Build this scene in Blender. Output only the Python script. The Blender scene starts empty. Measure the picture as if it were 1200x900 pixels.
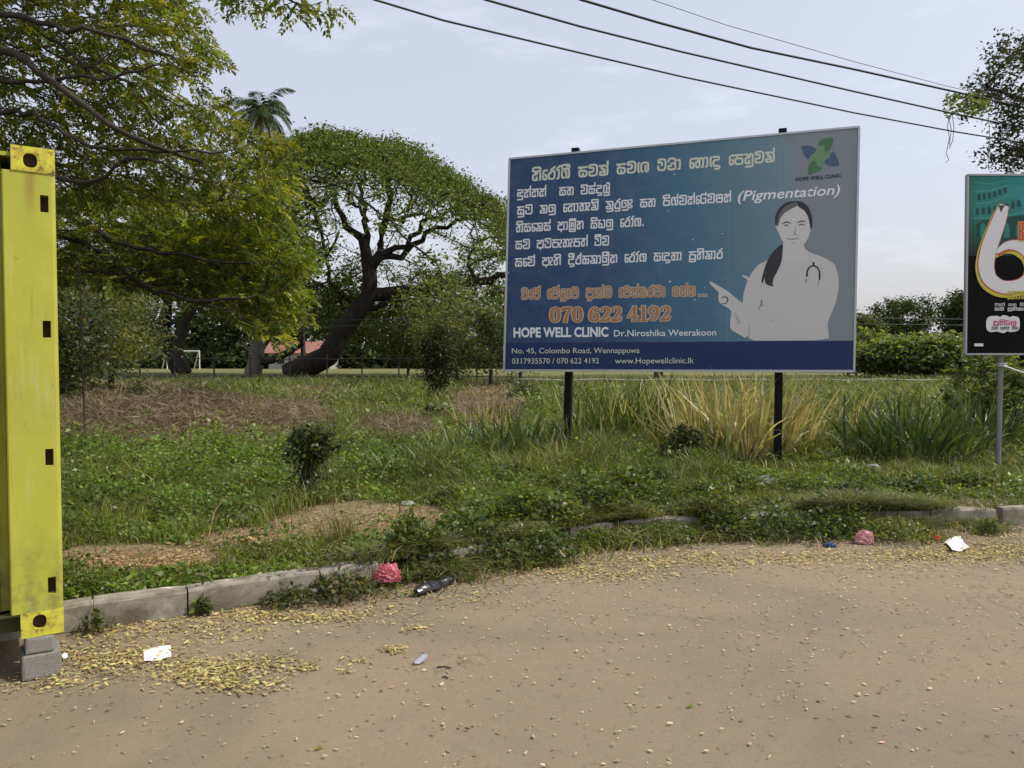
import bpy, bmesh, math, random
import numpy as np
from mathutils import Vector, Matrix
from mathutils.geometry import tessellate_polygon

# ------------------------------------------------------------------ camera, world, sun, exposure
S = bpy.context.scene
COL = S.collection
FOC, EYE = 900.0, 1.6
TH = math.atan(30.0 / FOC)
cam_d = bpy.data.cameras.new("camera"); cam = bpy.data.objects.new("camera", cam_d); COL.objects.link(cam)
cam.location = (0, 0, EYE); cam.rotation_euler = (math.pi / 2 - TH, 0, 0)
cam_d.sensor_width = 36.0; cam_d.lens = 36.0 * FOC / 1200.0
cam_d.clip_start = 0.05; cam_d.clip_end = 6000
S.camera = cam

SUN_AZ = math.radians(96)      # clockwise from +Y
SUN_EL = math.radians(50)
w = bpy.data.worlds.new("World"); S.world = w; w.use_nodes = True
wn, wl = w.node_tree.nodes, w.node_tree.links
wn.clear()
sky = wn.new('ShaderNodeTexSky'); sky.sky_type = 'NISHITA'; sky.sun_disc = False
sky.sun_elevation = SUN_EL; sky.sun_rotation = SUN_AZ
sky.altitude = 0; sky.air_density = 1.3; sky.dust_density = 4.5; sky.ozone_density = 2.0
tc = wn.new('ShaderNodeTexCoord')
# thin high veil of humid haze all over the sky and a few faint clouds
mp = wn.new('ShaderNodeMapping'); mp.inputs['Scale'].default_value = (1.6, 1.6, 7.0)
nz = wn.new('ShaderNodeTexNoise'); nz.inputs['Scale'].default_value = 2.1; nz.inputs['Detail'].default_value = 7
nz.inputs['Roughness'].default_value = 0.62
rp = wn.new('ShaderNodeValToRGB'); rp.color_ramp.elements[0].position = 0.55; rp.color_ramp.elements[1].position = 0.80
rp.color_ramp.elements[0].color = (0, 0, 0, 1); rp.color_ramp.elements[1].color = (0.34, 0.34, 0.34, 1)
veil = wn.new('ShaderNodeMix'); veil.data_type = 'RGBA'; veil.inputs[0].default_value = 0.50
veil.inputs[7].default_value = (6.75, 6.75, 7.5, 1)
cl = wn.new('ShaderNodeMix'); cl.data_type = 'RGBA'; cl.inputs[7].default_value = (8.4, 8.6, 9.4, 1)
bg = wn.new('ShaderNodeBackground'); bg.inputs['Strength'].default_value = 0.147
wo = wn.new('ShaderNodeOutputWorld')
wl.new(tc.outputs['Generated'], mp.inputs['Vector']); wl.new(mp.outputs[0], nz.inputs['Vector'])
wl.new(nz.outputs['Fac'], rp.inputs['Fac'])
wl.new(sky.outputs[0], veil.inputs[6]); wl.new(veil.outputs[2], cl.inputs[6]); wl.new(rp.outputs[0], cl.inputs[0])
wl.new(cl.outputs[2], bg.inputs['Color']); wl.new(bg.outputs[0], wo.inputs['Surface'])

sl = bpy.data.lights.new("sun", 'SUN'); sl.energy = 3.6; sl.angle = math.radians(0.5); sl.color = (1.0, 0.95, 0.86)
so = bpy.data.objects.new("sun", sl); COL.objects.link(so)
SDIR = Vector((math.sin(SUN_AZ) * math.cos(SUN_EL), math.cos(SUN_AZ) * math.cos(SUN_EL), math.sin(SUN_EL)))
so.rotation_euler = SDIR.to_track_quat('Z', 'Y').to_euler(); so.location = (20, 0, 30)
S.view_settings.view_transform = 'Standard'; S.view_settings.look = 'None'
S.view_settings.gamma = 1; S.view_settings.exposure = 0.0

# ------------------------------------------------------------------ helpers
R = np.random.default_rng(11)
random.seed(5)
ct, st = math.cos(TH), math.sin(TH)
def ray(px, py):
    x, z = (px - 600) / FOC, (450 - py) / FOC
    return Vector((x, ct + z * st, -st + z * ct))
def at(px, py, Y):
    d = ray(px, py); return Vector((0, 0, EYE)) + d * (Y / d.y)
def pxof(x, y, z):
    x, y, z = np.asarray(x, float), np.asarray(y, float), np.asarray(z, float) - EYE
    f = np.maximum(y * ct - z * st, 1e-3); u = y * st + z * ct
    return 600 + FOC * x / f, 450 - FOC * u / f
def tag(o, label=None, cat=None, group=None, kind=None):
    if label: o['label'] = label
    if cat: o['category'] = cat
    if group: o['group'] = group
    if kind: o['kind'] = kind
    return o
def empty(name, loc=(0, 0, 0), rz=0.0):
    o = bpy.data.objects.new(name, None); COL.objects.link(o); o.location = loc; o.rotation_euler = (0, 0, rz)
    o.empty_display_size = 0.2
    return o
def link_mesh(name, me, m, parent=None, smooth=False):
    if m and not me.materials: me.materials.append(m)
    if smooth:
        me.polygons.foreach_set('use_smooth', [True] * len(me.polygons))
    o = bpy.data.objects.new(name, me); COL.objects.link(o)
    if parent: o.parent = parent
    return o
def np_mesh(name, V, F, m, parent=None, col=None, smooth=False):
    """V (N,3), F (M,k) ints, all faces the same size; col (N,3)"""
    V = np.asarray(V, np.float32).reshape(-1, 3); F = np.asarray(F, np.int32)
    if parent is not None:
        mi = np.array(wmat(parent).inverted(), np.float32)
        V = V @ mi[:3, :3].T + mi[:3, 3]
    k = F.shape[1]; me = bpy.data.meshes.new(name)
    me.vertices.add(len(V)); me.vertices.foreach_set('co', V.ravel())
    me.loops.add(F.size); me.loops.foreach_set('vertex_index', F.ravel())
    me.polygons.add(len(F)); me.polygons.foreach_set('loop_start', np.arange(len(F), dtype=np.int32) * k)
    try: me.polygons.foreach_set('loop_total', np.full(len(F), k, np.int32))
    except Exception: pass
    if col is not None:
        a = me.attributes.new('col', 'FLOAT_COLOR', 'POINT')
        c4 = np.ones((len(V), 4), np.float32); c4[:, :3] = col
        a.data.foreach_set('color', c4.ravel())
    me.update(calc_edges=True)
    return link_mesh(name, me, m, parent, smooth)
def wmat(o):
    M = Matrix.LocRotScale(o.location, o.rotation_euler, o.scale)
    return wmat(o.parent) @ M if o.parent else M
def bm_obj(name, bm, m, parent=None, smooth=False, world=True):
    if parent is not None and world: bm.transform(wmat(parent).inverted())
    bmesh.ops.recalc_face_normals(bm, faces=bm.faces[:])
    me = bpy.data.meshes.new(name); bm.to_mesh(me); bm.free()
    return link_mesh(name, me, m, parent, smooth)
def box(bm, c, s, M=None, bevel=0.0):
    r = bmesh.ops.create_cube(bm, size=1.0)
    T = Matrix.Translation(c) @ Matrix.Diagonal((s[0], s[1], s[2], 1))
    bmesh.ops.transform(bm, matrix=(M @ T) if M else T, verts=r['verts'])
    if bevel:
        es = list({e for v in r['verts'] for e in v.link_edges})
        bmesh.ops.bevel(bm, geom=es, offset=bevel, segments=2, affect='EDGES', profile=0.6)
def prism(bm, pts, off):
    """closed polygon pts (3D) extruded by vector off"""
    a = [bm.verts.new(p) for p in pts]; b = [bm.verts.new(Vector(p) + off) for p in pts]
    n = len(pts)
    for tri in tessellate_polygon([[Vector(p) for p in pts]]):
        bm.faces.new([a[i] for i in tri]); bm.faces.new([b[i] for i in reversed(tri)])
    for i in range(n):
        bm.faces.new((a[i], a[(i + 1) % n], b[(i + 1) % n], b[i]))
def tube(bm, pts, rad, n=8, cap=True):
    pts = [Vector(p) for p in pts]
    if not isinstance(rad, (list, tuple)): rad = [rad] * len(pts)
    rings = []; prev = None
    for i, p in enumerate(pts):
        d = (pts[min(i + 1, len(pts) - 1)] - pts[max(i - 1, 0)]).normalized()
        if prev is None:
            u = d.cross(Vector((0, 0, 1)) if abs(d.z) < 0.9 else Vector((1, 0, 0))).normalized()
        else:
            u = (prev - d * prev.dot(d)).normalized()
        prev = u; v = d.cross(u)
        rings.append([bm.verts.new(p + (u * math.cos(t) + v * math.sin(t)) * rad[i]) for t in [2 * math.pi * k / n for k in range(n)]])
    for a, b in zip(rings, rings[1:]):
        for k in range(n): bm.faces.new((a[k], a[(k + 1) % n], b[(k + 1) % n], b[k]))
    if cap:
        bm.faces.new(rings[0]); bm.faces.new(rings[-1])

# value noise
_NZ = R.random((64, 64))
def vnoise(x, y, sc, seed=0):
    x = np.asarray(x, float) / sc + seed * 7.31; y = np.asarray(y, float) / sc + seed * 3.77
    xi, yi = np.floor(x).astype(int), np.floor(y).astype(int); fx, fy = x - xi, y - yi
    fx = fx * fx * (3 - 2 * fx); fy = fy * fy * (3 - 2 * fy)
    g = lambda a, b: _NZ[a % 64, b % 64]
    return (g(xi, yi) * (1 - fx) + g(xi + 1, yi) * fx) * (1 - fy) + (g(xi, yi + 1) * (1 - fx) + g(xi + 1, yi + 1) * fx) * fy

# ------------------------------------------------------------------ materials
def mat(name, base=(0.5, 0.5, 0.5), rough=0.8, metal=0.0, spec=0.3):
    m = bpy.data.materials.new(name); m.use_nodes = True
    b = m.node_tree.nodes['Principled BSDF']
    b.inputs['Base Color'].default_value = (*base, 1); b.inputs['Roughness'].default_value = rough
    b.inputs['Metallic'].default_value = metal; b.inputs['Specular IOR Level'].default_value = spec
    return m
def N(m, t, **kw):
    n = m.node_tree.nodes.new(t)
    for k, v in kw.items():
        if k.startswith('i_'): n.inputs[k[2:].replace('_', ' ')].default_value = v
        else: setattr(n, k, v)
    return n
def Lk(m, a, b): m.node_tree.links.new(a, b)
def ramp(m, fac, stops):
    r = N(m, 'ShaderNodeValToRGB'); e = r.color_ramp.elements
    while len(e) < len(stops): e.new(0.5)
    for k, (p, c) in enumerate(stops):
        e[k].position = p; e[k].color = (*c, 1) if len(c) == 3 else c
    Lk(m, fac, r.inputs['Fac']); return r.outputs['Color']
def noise(m, scale, detail=5, rough=0.6, vec=None, dist=0.0):
    n = N(m, 'ShaderNodeTexNoise'); n.inputs['Scale'].default_value = scale; n.inputs['Detail'].default_value = detail
    n.inputs['Roughness'].default_value = rough; n.inputs['Distortion'].default_value = dist
    if vec is not None: Lk(m, vec, n.inputs['Vector'])
    return n.outputs['Fac']
def coords(m, kind='Object', scale=None):
    t = N(m, 'ShaderNodeTexCoord').outputs[kind]
    if scale:
        mp_ = N(m, 'ShaderNodeMapping'); mp_.inputs['Scale'].default_value = scale; Lk(m, t, mp_.inputs['Vector']); return mp_.outputs[0]
    return t
def mixc(m, fac, a, b, mode='MIX'):
    x = N(m, 'ShaderNodeMix', data_type='RGBA', blend_type=mode)
    for s, v in ((0, fac), (6, a), (7, b)):
        if isinstance(v, (int, float)): x.inputs[s].default_value = v
        elif isinstance(v, tuple): x.inputs[s].default_value = (*v, 1) if len(v) == 3 else v
        else: Lk(m, v, x.inputs[s])
    return x.outputs[2]
def bump(m, h, strength=0.3, dist=0.02):
    b = N(m, 'ShaderNodeBump'); b.inputs['Strength'].default_value = strength; b.inputs['Distance'].default_value = dist
    Lk(m, h, b.inputs['Height']); Lk(m, b.outputs[0], m.node_tree.nodes['Principled BSDF'].inputs['Normal'])
def setc(m, c): Lk(m, c, m.node_tree.nodes['Principled BSDF'].inputs['Base Color'])

def leaf_mat(name, trans=0.45, warm=(1.5, 1.35, 0.5), rough=0.55, spec=0.25):
    m = bpy.data.materials.new(name); m.use_nodes = True
    nt = m.node_tree; b = nt.nodes['Principled BSDF']; out = nt.nodes['Material Output']
    a = N(m, 'ShaderNodeAttribute', attribute_name='col')
    b.inputs['Roughness'].default_value = rough; b.inputs['Specular IOR Level'].default_value = spec
    Lk(m, a.outputs['Color'], b.inputs['Base Color'])
    t = N(m, 'ShaderNodeBsdfTranslucent')
    Lk(m, mixc(m, 1.0, a.outputs['Color'], warm, 'MULTIPLY'), t.inputs['Color'])
    mx = N(m, 'ShaderNodeMixShader'); mx.inputs[0].default_value = trans
    Lk(m, b.outputs[0], mx.inputs[1]); Lk(m, t.outputs[0], mx.inputs[2]); Lk(m, mx.outputs[0], out.inputs['Surface'])
    return m
M_leaf = leaf_mat('leaf', rough=.42, spec=.45)
M_grass = leaf_mat('grass_blade', trans=0.35, warm=(1.5, 1.4, 0.7), rough=0.42, spec=.4)
M_dry = leaf_mat('dry_leaf', trans=0.2, warm=(1.2, 1.1, 0.9), rough=0.7)
M_farleaf = leaf_mat('far_leaf', trans=0.25, warm=(1.3, 1.25, 0.6), rough=0.7, spec=0.1)

def bark(name, a, b, sc=6):
    m = mat(name, rough=0.9, spec=0.15); v = coords(m, 'Object', (1, 1, 0.35))
    n1 = noise(m, sc, 8, 0.7, v); n2 = noise(m, sc * 0.25, 3, 0.5, v)
    c = ramp(m, n1, [(0.35, a), (0.7, b)]); setc(m, mixc(m, n2, c, tuple(x * 0.6 for x in a)))
    bump(m, n1, 0.6, 0.03); return m
M_bark = bark('bark_dark', (0.045, 0.035, 0.028), (0.13, 0.11, 0.09))
M_bark_deep = bark('bark_deep', (0.022, 0.018, 0.014), (0.075, 0.062, 0.05), 3)
M_bark_pale = bark('bark_pale', (0.13, 0.11, 0.09), (0.33, 0.30, 0.25))
M_black_paint = mat('black_paint', (0.012, 0.011, 0.013), 0.6, 0, 0.12)
_n = noise(M_black_paint, 30, 4); setc(M_black_paint, ramp(M_black_paint, _n, [(0.45, (0.007, 0.007, 0.008)), (0.8, (0.025, 0.02, 0.018))]))
M_alu = mat('aluminium_frame', (0.55, 0.56, 0.58), 0.4, 0.6, 0.5)
_n = noise(M_alu, 12, 5); setc(M_alu, ramp(M_alu, _n, [(0.4, (0.45, 0.46, 0.48)), (0.75, (0.62, 0.63, 0.65))]))
M_galv = mat('galvanised_pipe', (0.30, 0.30, 0.31), 0.55, 0.4, 0.4)
_n = noise(M_galv, 14, 6); setc(M_galv, ramp(M_galv, _n, [(0.4, (0.20, 0.195, 0.19)), (0.7, (0.36, 0.36, 0.37))]))
M_cable = mat('cable_rubber', (0.02, 0.02, 0.022), 0.6)
M_fence = mat('dark_fence_metal', (0.03, 0.028, 0.025), 0.7)

# concrete
M_conc = mat('kerb_concrete', rough=0.92, spec=0.15)
_v = coords(M_conc, 'Object'); _n1 = noise(M_conc, 9, 9, 0.65, _v); _n2 = noise(M_conc, 60, 5, 0.6, _v); _n3 = noise(M_conc, 2.2, 4, 0.6, _v, 0.5)
_c = ramp(M_conc, _n1, [(0.3, (0.15, 0.135, 0.105)), (0.55, (0.29, 0.265, 0.215)), (0.75, (0.37, 0.345, 0.29))])
_c = mixc(M_conc, ramp(M_conc, _n3, [(0.5, (0, 0, 0)), (0.62, (1, 1, 1))]), _c, (0.13, 0.115, 0.08))
_c = mixc(M_conc, ramp(M_conc, noise(M_conc, 4.5, 3, 0.5, _v), [(0.66, (0, 0, 0)), (0.70, (0.8, 0.8, 0.8))]), _c, (0.62, 0.61, 0.58))
setc(M_conc, _c); bump(M_conc, _n2, 0.5, 0.006)
M_block = mat('grey_block', rough=0.92, spec=0.15)
_n1 = noise(M_block, 30, 8, 0.7); setc(M_block, ramp(M_block, _n1, [(0.3, (0.13, 0.12, 0.105)), (0.7, (0.31, 0.295, 0.265))])); bump(M_block, _n1, 0.5, 0.006)

# dusty asphalt road
M_road = mat('dusty_road', rough=0.9, spec=0.2)
_v = coords(M_road, 'Object')
_g = noise(M_road, 150, 8, 0.85, _v); _b = noise(M_road, 0.55, 6, 0.55, _v, 0.8); _m = noise(M_road, 3.0, 6, 0.6, _v)
_c = ramp(M_road, _b, [(0.36, (0.155, 0.125, 0.086)), (0.5, (0.225, 0.175, 0.117)), (0.64, (0.285, 0.210, 0.138))])
_c = mixc(M_road, 0.5, _c, ramp(M_road, _g, [(0.35, (0.10, 0.08, 0.055)), (0.62, (0.35, 0.27, 0.18))]))
_c = mixc(M_road, ramp(M_road, _m, [(0.55, (0, 0, 0)), (0.75, (0.45, 0.45, 0.45))]), _c, (0.16, 0.135, 0.11))
_vo = N(M_road, 'ShaderNodeTexVoronoi'); _vo.inputs['Scale'].default_value = 55; Lk(M_road, _v, _vo.inputs['Vector'])
_c = mixc(M_road, ramp(M_road, _vo.outputs['Distance'], [(0.04, (0.2, 0.2, 0.2)), (0.10, (0, 0, 0))]), _c, (0.34, 0.28, 0.21))
_md = noise(M_road, 22, 8, 0.8, _v, 0.6); _c = mixc(M_road, ramp(M_road, _md, [(0.54, (0, 0, 0)), (0.66, (0.55, 0.55, 0.55))]), _c, (0.125, 0.10, 0.072))
_c = mixc(M_road, ramp(M_road, noise(M_road, 7, 7, 0.8, _v, 1.2), [(0.60, (0, 0, 0)), (0.70, (0.35, 0.35, 0.35))]), _c, (0.36, 0.29, 0.21))
_wv = N(M_road, 'ShaderNodeTexVoronoi', feature='DISTANCE_TO_EDGE'); _wv.inputs['Scale'].default_value = 0.55
_dm = N(M_road, 'ShaderNodeVectorMath', operation='ADD'); _nc = N(M_road, 'ShaderNodeTexNoise'); _nc.inputs['Scale'].default_value = 2.5; _nc.inputs['Detail'].default_value = 8; Lk(M_road, _v, _nc.inputs['Vector'])
Lk(M_road, _v, _dm.inputs[0]); Lk(M_road, _nc.outputs['Color'], _dm.inputs[1]); Lk(M_road, _dm.outputs[0], _wv.inputs['Vector'])
_ck = ramp(M_road, _wv.outputs['Distance'], [(0.0, (1, 1, 1)), (0.007, (0, 0, 0))]); _ckm = mixc(M_road, 1.0, _ck, ramp(M_road, noise(M_road, 0.9, 3, 0.5, _v), [(0.5, (0, 0, 0)), (0.6, (0.5, 0.5, 0.5))]), 'MULTIPLY')
_c = mixc(M_road, _ckm, _c, (0.07, 0.055, 0.04))
setc(M_road, _c)
_h = N(M_road, 'ShaderNodeMath', operation='ADD'); Lk(M_road, _g, _h.inputs[0]); Lk(M_road, _m, _h.inputs[1]); bump(M_road, _h.outputs[0], 0.35, 0.012)

# soil under the grass : vertex colour times grain
M_soil = mat('soil', rough=0.95, spec=0.1)
_a = N(M_soil, 'ShaderNodeAttribute', attribute_name='col'); _v = coords(M_soil, 'Object')
_n1 = noise(M_soil, 25, 8, 0.75, _v); _n2 = noise(M_soil, 2.2, 5, 0.6, _v)
_c = mixc(M_soil, 1.0, _a.outputs['Color'], ramp(M_soil, _n1, [(0.3, (0.55, 0.53, 0.5)), (0.7, (1.35, 1.3, 1.2))]), 'MULTIPLY')
_c = mixc(M_soil, 1.0, _c, ramp(M_soil, _n2, [(0.3, (0.75, 0.75, 0.75)), (0.7, (1.2, 1.2, 1.2))]), 'MULTIPLY')
setc(M_soil, _c); bump(M_soil, _n1, 0.7, 0.03)

# ------------------------------------------------------------------ kerb line, road, ground
KP = np.array([(-90, -28), (-30, -6.6), (-6.0, 3.0), (-2.56, 4.43), (-1.64, 4.93), (-0.87, 5.43), (-0.13, 6.0), (0.5, 6.5), (0.92, 6.86), (2.06, 7.1), (3.2, 7.22), (4.87, 7.3), (9, 7.45), (30, 8.0), (90, 9.5)], float)
def K(x): return np.interp(x, KP[:, 0], KP[:, 1])
def gz(x, y):
    x = np.asarray(x, float); y = np.asarray(y, float)
    s = y - K(x)
    z = 0.11 * np.clip((s + 0.0) / 0.13, -0.1, 1) + 0.05 * (vnoise(x, y, 1.3, 1) - 0.5) * np.clip(s / 0.6, 0, 1) + 0.22 * (vnoise(x, y, 6.0, 2) - 0.5) * np.clip(s / 4, 0, 1) * np.clip(1.6 - s / 60, 0, 1)
    z = z + 0.42 * np.exp(-(((x + 7.6) / 3.0) ** 2 + ((y - 17.5) / 1.7) ** 2))          # heap of cut grass
    z = z + (0.30 * (vnoise(x, y, .9, 17) - .35) + .12 * vnoise(x, y, .35, 18)) * np.clip(1.3 - np.sqrt(((x + 7.2) / 4.4) ** 2 + ((y - 17) / 3.4) ** 2), 0, 1)
    z = z + 0.15 * np.exp(-(((x + 0.5) / 1.2) ** 2 + ((y - 21) / 2) ** 2))
    return z
def gpt(px, py, dz=0.0):
    """point of the ground seen at a pixel"""
    d = ray(px, py); t = 1.5 / max(-d.z, 1e-3)
    for _ in range(12):
        p = Vector((0, 0, EYE)) + d * t
        z = float(gz(p.x, p.y)) if p.y > K(p.x) else 0.0
        t = (EYE - z) / -d.z
    p = Vector((0, 0, EYE)) + d * t; p.z = z + dz; return p

def ell(px, py, cx, cy, rx, ry):
    return np.clip(1.25 - np.sqrt(((px - cx) / rx) ** 2 + ((py - cy) / ry) ** 2), 0, 1) * 4
def masks(x, y, z=0.12):
    px, py = pxof(x, y, z)
    n = vnoise(x, y, 0.5, 4) * 0.5 + vnoise(x, y, 0.17, 5) * 0.3
    bare = np.clip(np.maximum.reduce([ell(px, py, 165, 650, 105, 20), ell(px, py, 430, 608, 120, 22), ell(px, py, 310, 628, 90, 15)]) - n * 1.6, 0, 1)
    dry = np.clip(np.maximum.reduce([ell(px, py, 210, 500, 175, 34), ell(px, py, 110, 475, 90, 28), ell(px, py, 465, 512, 50, 12), ell(px, py, 570, 478, 42, 30), ell(px, py, 190, 455, 60, 6),
                                     ell(px, py, 370, 462, 60, 8) * 0.6, ell(px, py, 1130, 590, 60, 8) * .5]) - n * 1.4, 0, 1)
    dry = np.clip(dry, 0, 1)
    lush = np.clip(ell(px, py, 240, 568, 230, 42) - n, 0, 1)
    return bare, dry, lush
# ground sheet: kerb-conforming grid out to the horizon
sx = np.concatenate([[-1500, -600, -250, -120], np.linspace(-70, -14, 40), np.linspace(-13.5, 13.5, 181), np.linspace(14, 70, 40), [120, 250, 600, 1500]])
ss = np.concatenate([[-0.06, 0.0, 0.05, 0.10], np.linspace(0.15, 8, 90), np.linspace(8.2, 26, 70), np.linspace(27, 75, 50), [85, 100, 130, 180, 260, 400, 700, 1500, 3000]])
GX, GS = np.meshgrid(sx, ss); KX = K(np.clip(GX, -60, 90)); GY = KX + GS
GZ = gz(GX, GY)
far = GY > 80; GZ[far] = 0.1
b_, d_, l_ = masks(GX, GY)
colg = np.stack([np.full_like(GX, 0.075), np.full_like(GX, 0.082), np.full_like(GX, 0.03)], -1)
dirt = np.array([0.26, 0.20, 0.13]); straw = np.array([0.13, 0.105, 0.065]); fieldc = np.array([0.17, 0.175, 0.075])
bn = vnoise(GX, GY, 0.35, 9)[..., None]
colg = colg * (1 - 0.35 * bn) + 0.35 * bn * np.array([0.12, 0.10, 0.05])
colg = colg * (1 - d_[..., None]) + d_[..., None] * straw
colg = colg * (1 - b_[..., None]) + b_[..., None] * dirt
ff = np.clip((GY - 66) / 4, 0, 1)[..., None]; colg = colg * (1 - ff) + ff * fieldc
nx, ny = len(sx), len(ss)
idx = np.arange(nx * ny).reshape(ny, nx)
Fq = np.stack([idx[:-1, :-1], idx[:-1, 1:], idx[1:, 1:], idx[1:, :-1]], -1).reshape(-1, 4)
V = np.stack([GX, GY, GZ], -1).reshape(-1, 3)
g = np_mesh('ground', V, Fq, M_soil, None, colg.reshape(-1, 3), True)
tag(g, kind='structure')
# road sheet
rx = np.concatenate([[-1500, -300], KP[:, 0], [300, 1500]]); nn = len(rx)
kk = K(np.clip(rx, -90, 90)) + 0.35
xs2 = np.concatenate([[-1500, -200, -90], np.linspace(-60, 60, 161), [90, 200, 1500]])
ks = K(np.clip(xs2, -60, 90)) + 0.14
Vr = np.concatenate([np.stack([xs2, np.minimum(ks - 60, -60), np.zeros_like(xs2)], -1), np.stack([xs2, ks, np.zeros_like(xs2)], -1)])
m_ = len(xs2); Fr = np.array([(i, i + 1, m_ + i + 1, m_ + i) for i in range(m_ - 1)])
tag(np_mesh('road', Vr, Fr, M_road), kind='structure')

# kerb made of separate cast stones
kerb = empty('kerb', (0, 6, 0)); tag(kerb, kind='structure')
def kpoint(t):
    seg = np.hypot(np.diff(KP[:, 0]), np.diff(KP[:, 1])); cum = np.concatenate([[0], np.cumsum(seg)])
    return Vector((np.interp(t, cum, KP[:, 0]), np.interp(t, cum, KP[:, 1]), 0))
_seg = np.hypot(np.diff(KP[:, 0]), np.diff(KP[:, 1])); _cum = np.concatenate([[0], np.cumsum(_seg)])
def t_of_x(x): return float(np.interp(x, KP[:, 0], _cum))
def kerb_stone(x0, x1, h=0.165, w_=0.13, yaw=0.0, tilt=0.0):
    t0, t1 = t_of_x(x0), t_of_x(x1); a, b = kpoint(t0), kpoint(t1); L = (b - a).length; c = (a + b) / 2
    bm = bmesh.new()
    nseg = max(3, int(L / 0.12)); prof = [(-0.00, -0.03), (0.0, h - 0.022), (0.008, h - 0.006), (0.022, h), (w_ - 0.02, h), (w_, h - 0.02), (w_, -0.03)]
    rings = []
    for i in range(nseg + 1):
        u = -L / 2 + L * i / nseg
        e = 0.008 if i in (0, nseg) else 0
        rings.append([bm.verts.new((u, p[0] + random.uniform(-.003, .003) + (e if p[0] < .02 else 0), p[1] + random.uniform(-.004, .004) * (p[1] > 0) - (e if p[1] > .1 else 0))) for p in prof])
    for a_, b_2 in zip(rings, rings[1:]):
        for k in range(len(prof) - 1): bm.faces.new((a_[k], a_[k + 1], b_2[k + 1], b_2[k]))
    bm.faces.new(rings[0]); bm.faces.new(rings[-1])
    M = Matrix.Translation(c) @ Matrix.Rotation(math.atan2(b.y - a.y, b.x - a.x) + yaw, 4, 'Z') @ Matrix.Rotation(tilt, 4, 'Y')
    bm.transform(M)
    return bm_obj('kerb_stone', bm, M_conc, kerb)
x = -14.0
while x < -3.5: kerb_stone(x, x + 0.85); x += 0.87
for a_, b_3, h_, yw, tl in ((-3.42, -2.62, .165, 0, 0), (-2.61, -2.02, .17, 0, .01), (-2.01, -1.30, .17, 0.01, 0), (-1.29, -0.90, .165, .02, -.01), (-0.62, -0.10, .165, 0.05, 0.03),
                      (0.52, 0.90, .15, -0.1, 0.05), (0.98, 1.82, .14, 0, 0), (1.83, 2.45, .15, 0, 0), (2.46, 3.25, .14, 0, 0.01), (3.27, 3.98, .16, 0, 0), (3.99, 4.63, .165, 0, 0), (4.70, 5.5, .175, 0, 0)):
    kerb_stone(a_, b_3, h_, 0.13, yw, tl)
x = 5.52
while x < 14: kerb_stone(x, x + 0.85); x += 0.87

# ------------------------------------------------------------------ shipping container at the left edge
M_yel = mat('container_paint', rough=0.5, spec=0.35)
_v = coords(M_yel, 'Object'); _vs = coords(M_yel, 'Object', (9, 9, 0.7))
_n1 = noise(M_yel, 3.0, 6, 0.6, _v); _n2 = noise(M_yel, 42, 5, 0.7, _v); _n3 = noise(M_yel, 2.6, 6, 0.6, _vs); _n4 = noise(M_yel, 9, 5, 0.7, _v)
_c = ramp(M_yel, _n1, [(0.3, (0.36, 0.37, 0.035)), (0.7, (0.46, 0.47, 0.06))])
_c = mixc(M_yel, ramp(M_yel, _n3, [(0.56, (0, 0, 0)), (0.68, (0.55, 0.55, 0.55))]), _c, (0.50, 0.49, 0.24))
_c = mixc(M_yel, ramp(M_yel, _n2, [(0.68, (0, 0, 0)), (0.72, (0.85, 0.85, 0.85))]), _c, (0.10, 0.045, 0.02))
_c = mixc(M_yel, ramp(M_yel, _n4, [(0.60, (0, 0, 0)), (0.74, (0.35, 0.35, 0.35))]), _c, (0.30, 0.24, 0.05))
_n5 = noise(M_yel, 1.7, 7, 0.7, coords(M_yel, 'Object', (14, 14, 0.9)), 0.4); _n6 = noise(M_yel, 17, 6, 0.75, _v, 0.6); _n7 = noise(M_yel, 1.1, 3, 0.5, _v)
_c = mixc(M_yel, ramp(M_yel, _n5, [(0.60, (0, 0, 0)), (0.72, (0.5, 0.5, 0.5))]), _c, (0.17, 0.12, 0.03))
_c = mixc(M_yel, ramp(M_yel, _n6, [(0.66, (0, 0, 0)), (0.69, (0.9, 0.9, 0.9))]), _c, (0.075, 0.04, 0.025))
_c = mixc(M_yel, ramp(M_yel, _n6, [(0.24, (0.8, 0.8, 0.8)), (0.29, (0, 0, 0))]), _c, (0.55, 0.54, 0.45))
_c = mixc(M_yel, ramp(M_yel, _n7, [(0.35, (0.25, 0.25, 0.25)), (0.65, (0, 0, 0))]), _c, (0.20, 0.20, 0.05))
YEL_C = _c; bump(M_yel, _n7, 0.5, 0.03)
M_rust = mat('rusty_casting_paint', rough=0.75)
_n1 = noise(M_rust, 22, 7, 0.75, coords(M_rust))
setc(M_rust, ramp(M_rust, _n1, [(0.42, (0.56, 0.55, 0.05)), (0.56, (0.42, 0.36, 0.05)), (0.62, (0.13, 0.06, 0.03))])); bump(M_rust, _n1, 0.3, 0.006)
M_pocket_shade = mat('pocket_shade', (0.06, 0.035, 0.022), 0.9)  # dark colour paints the shade inside the casting holes and lashing slots
M_drk = mat('shadow_steel', (0.05, 0.048, 0.02), 0.8)  # steel coloured dark to paint the shade low under the container wall

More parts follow.
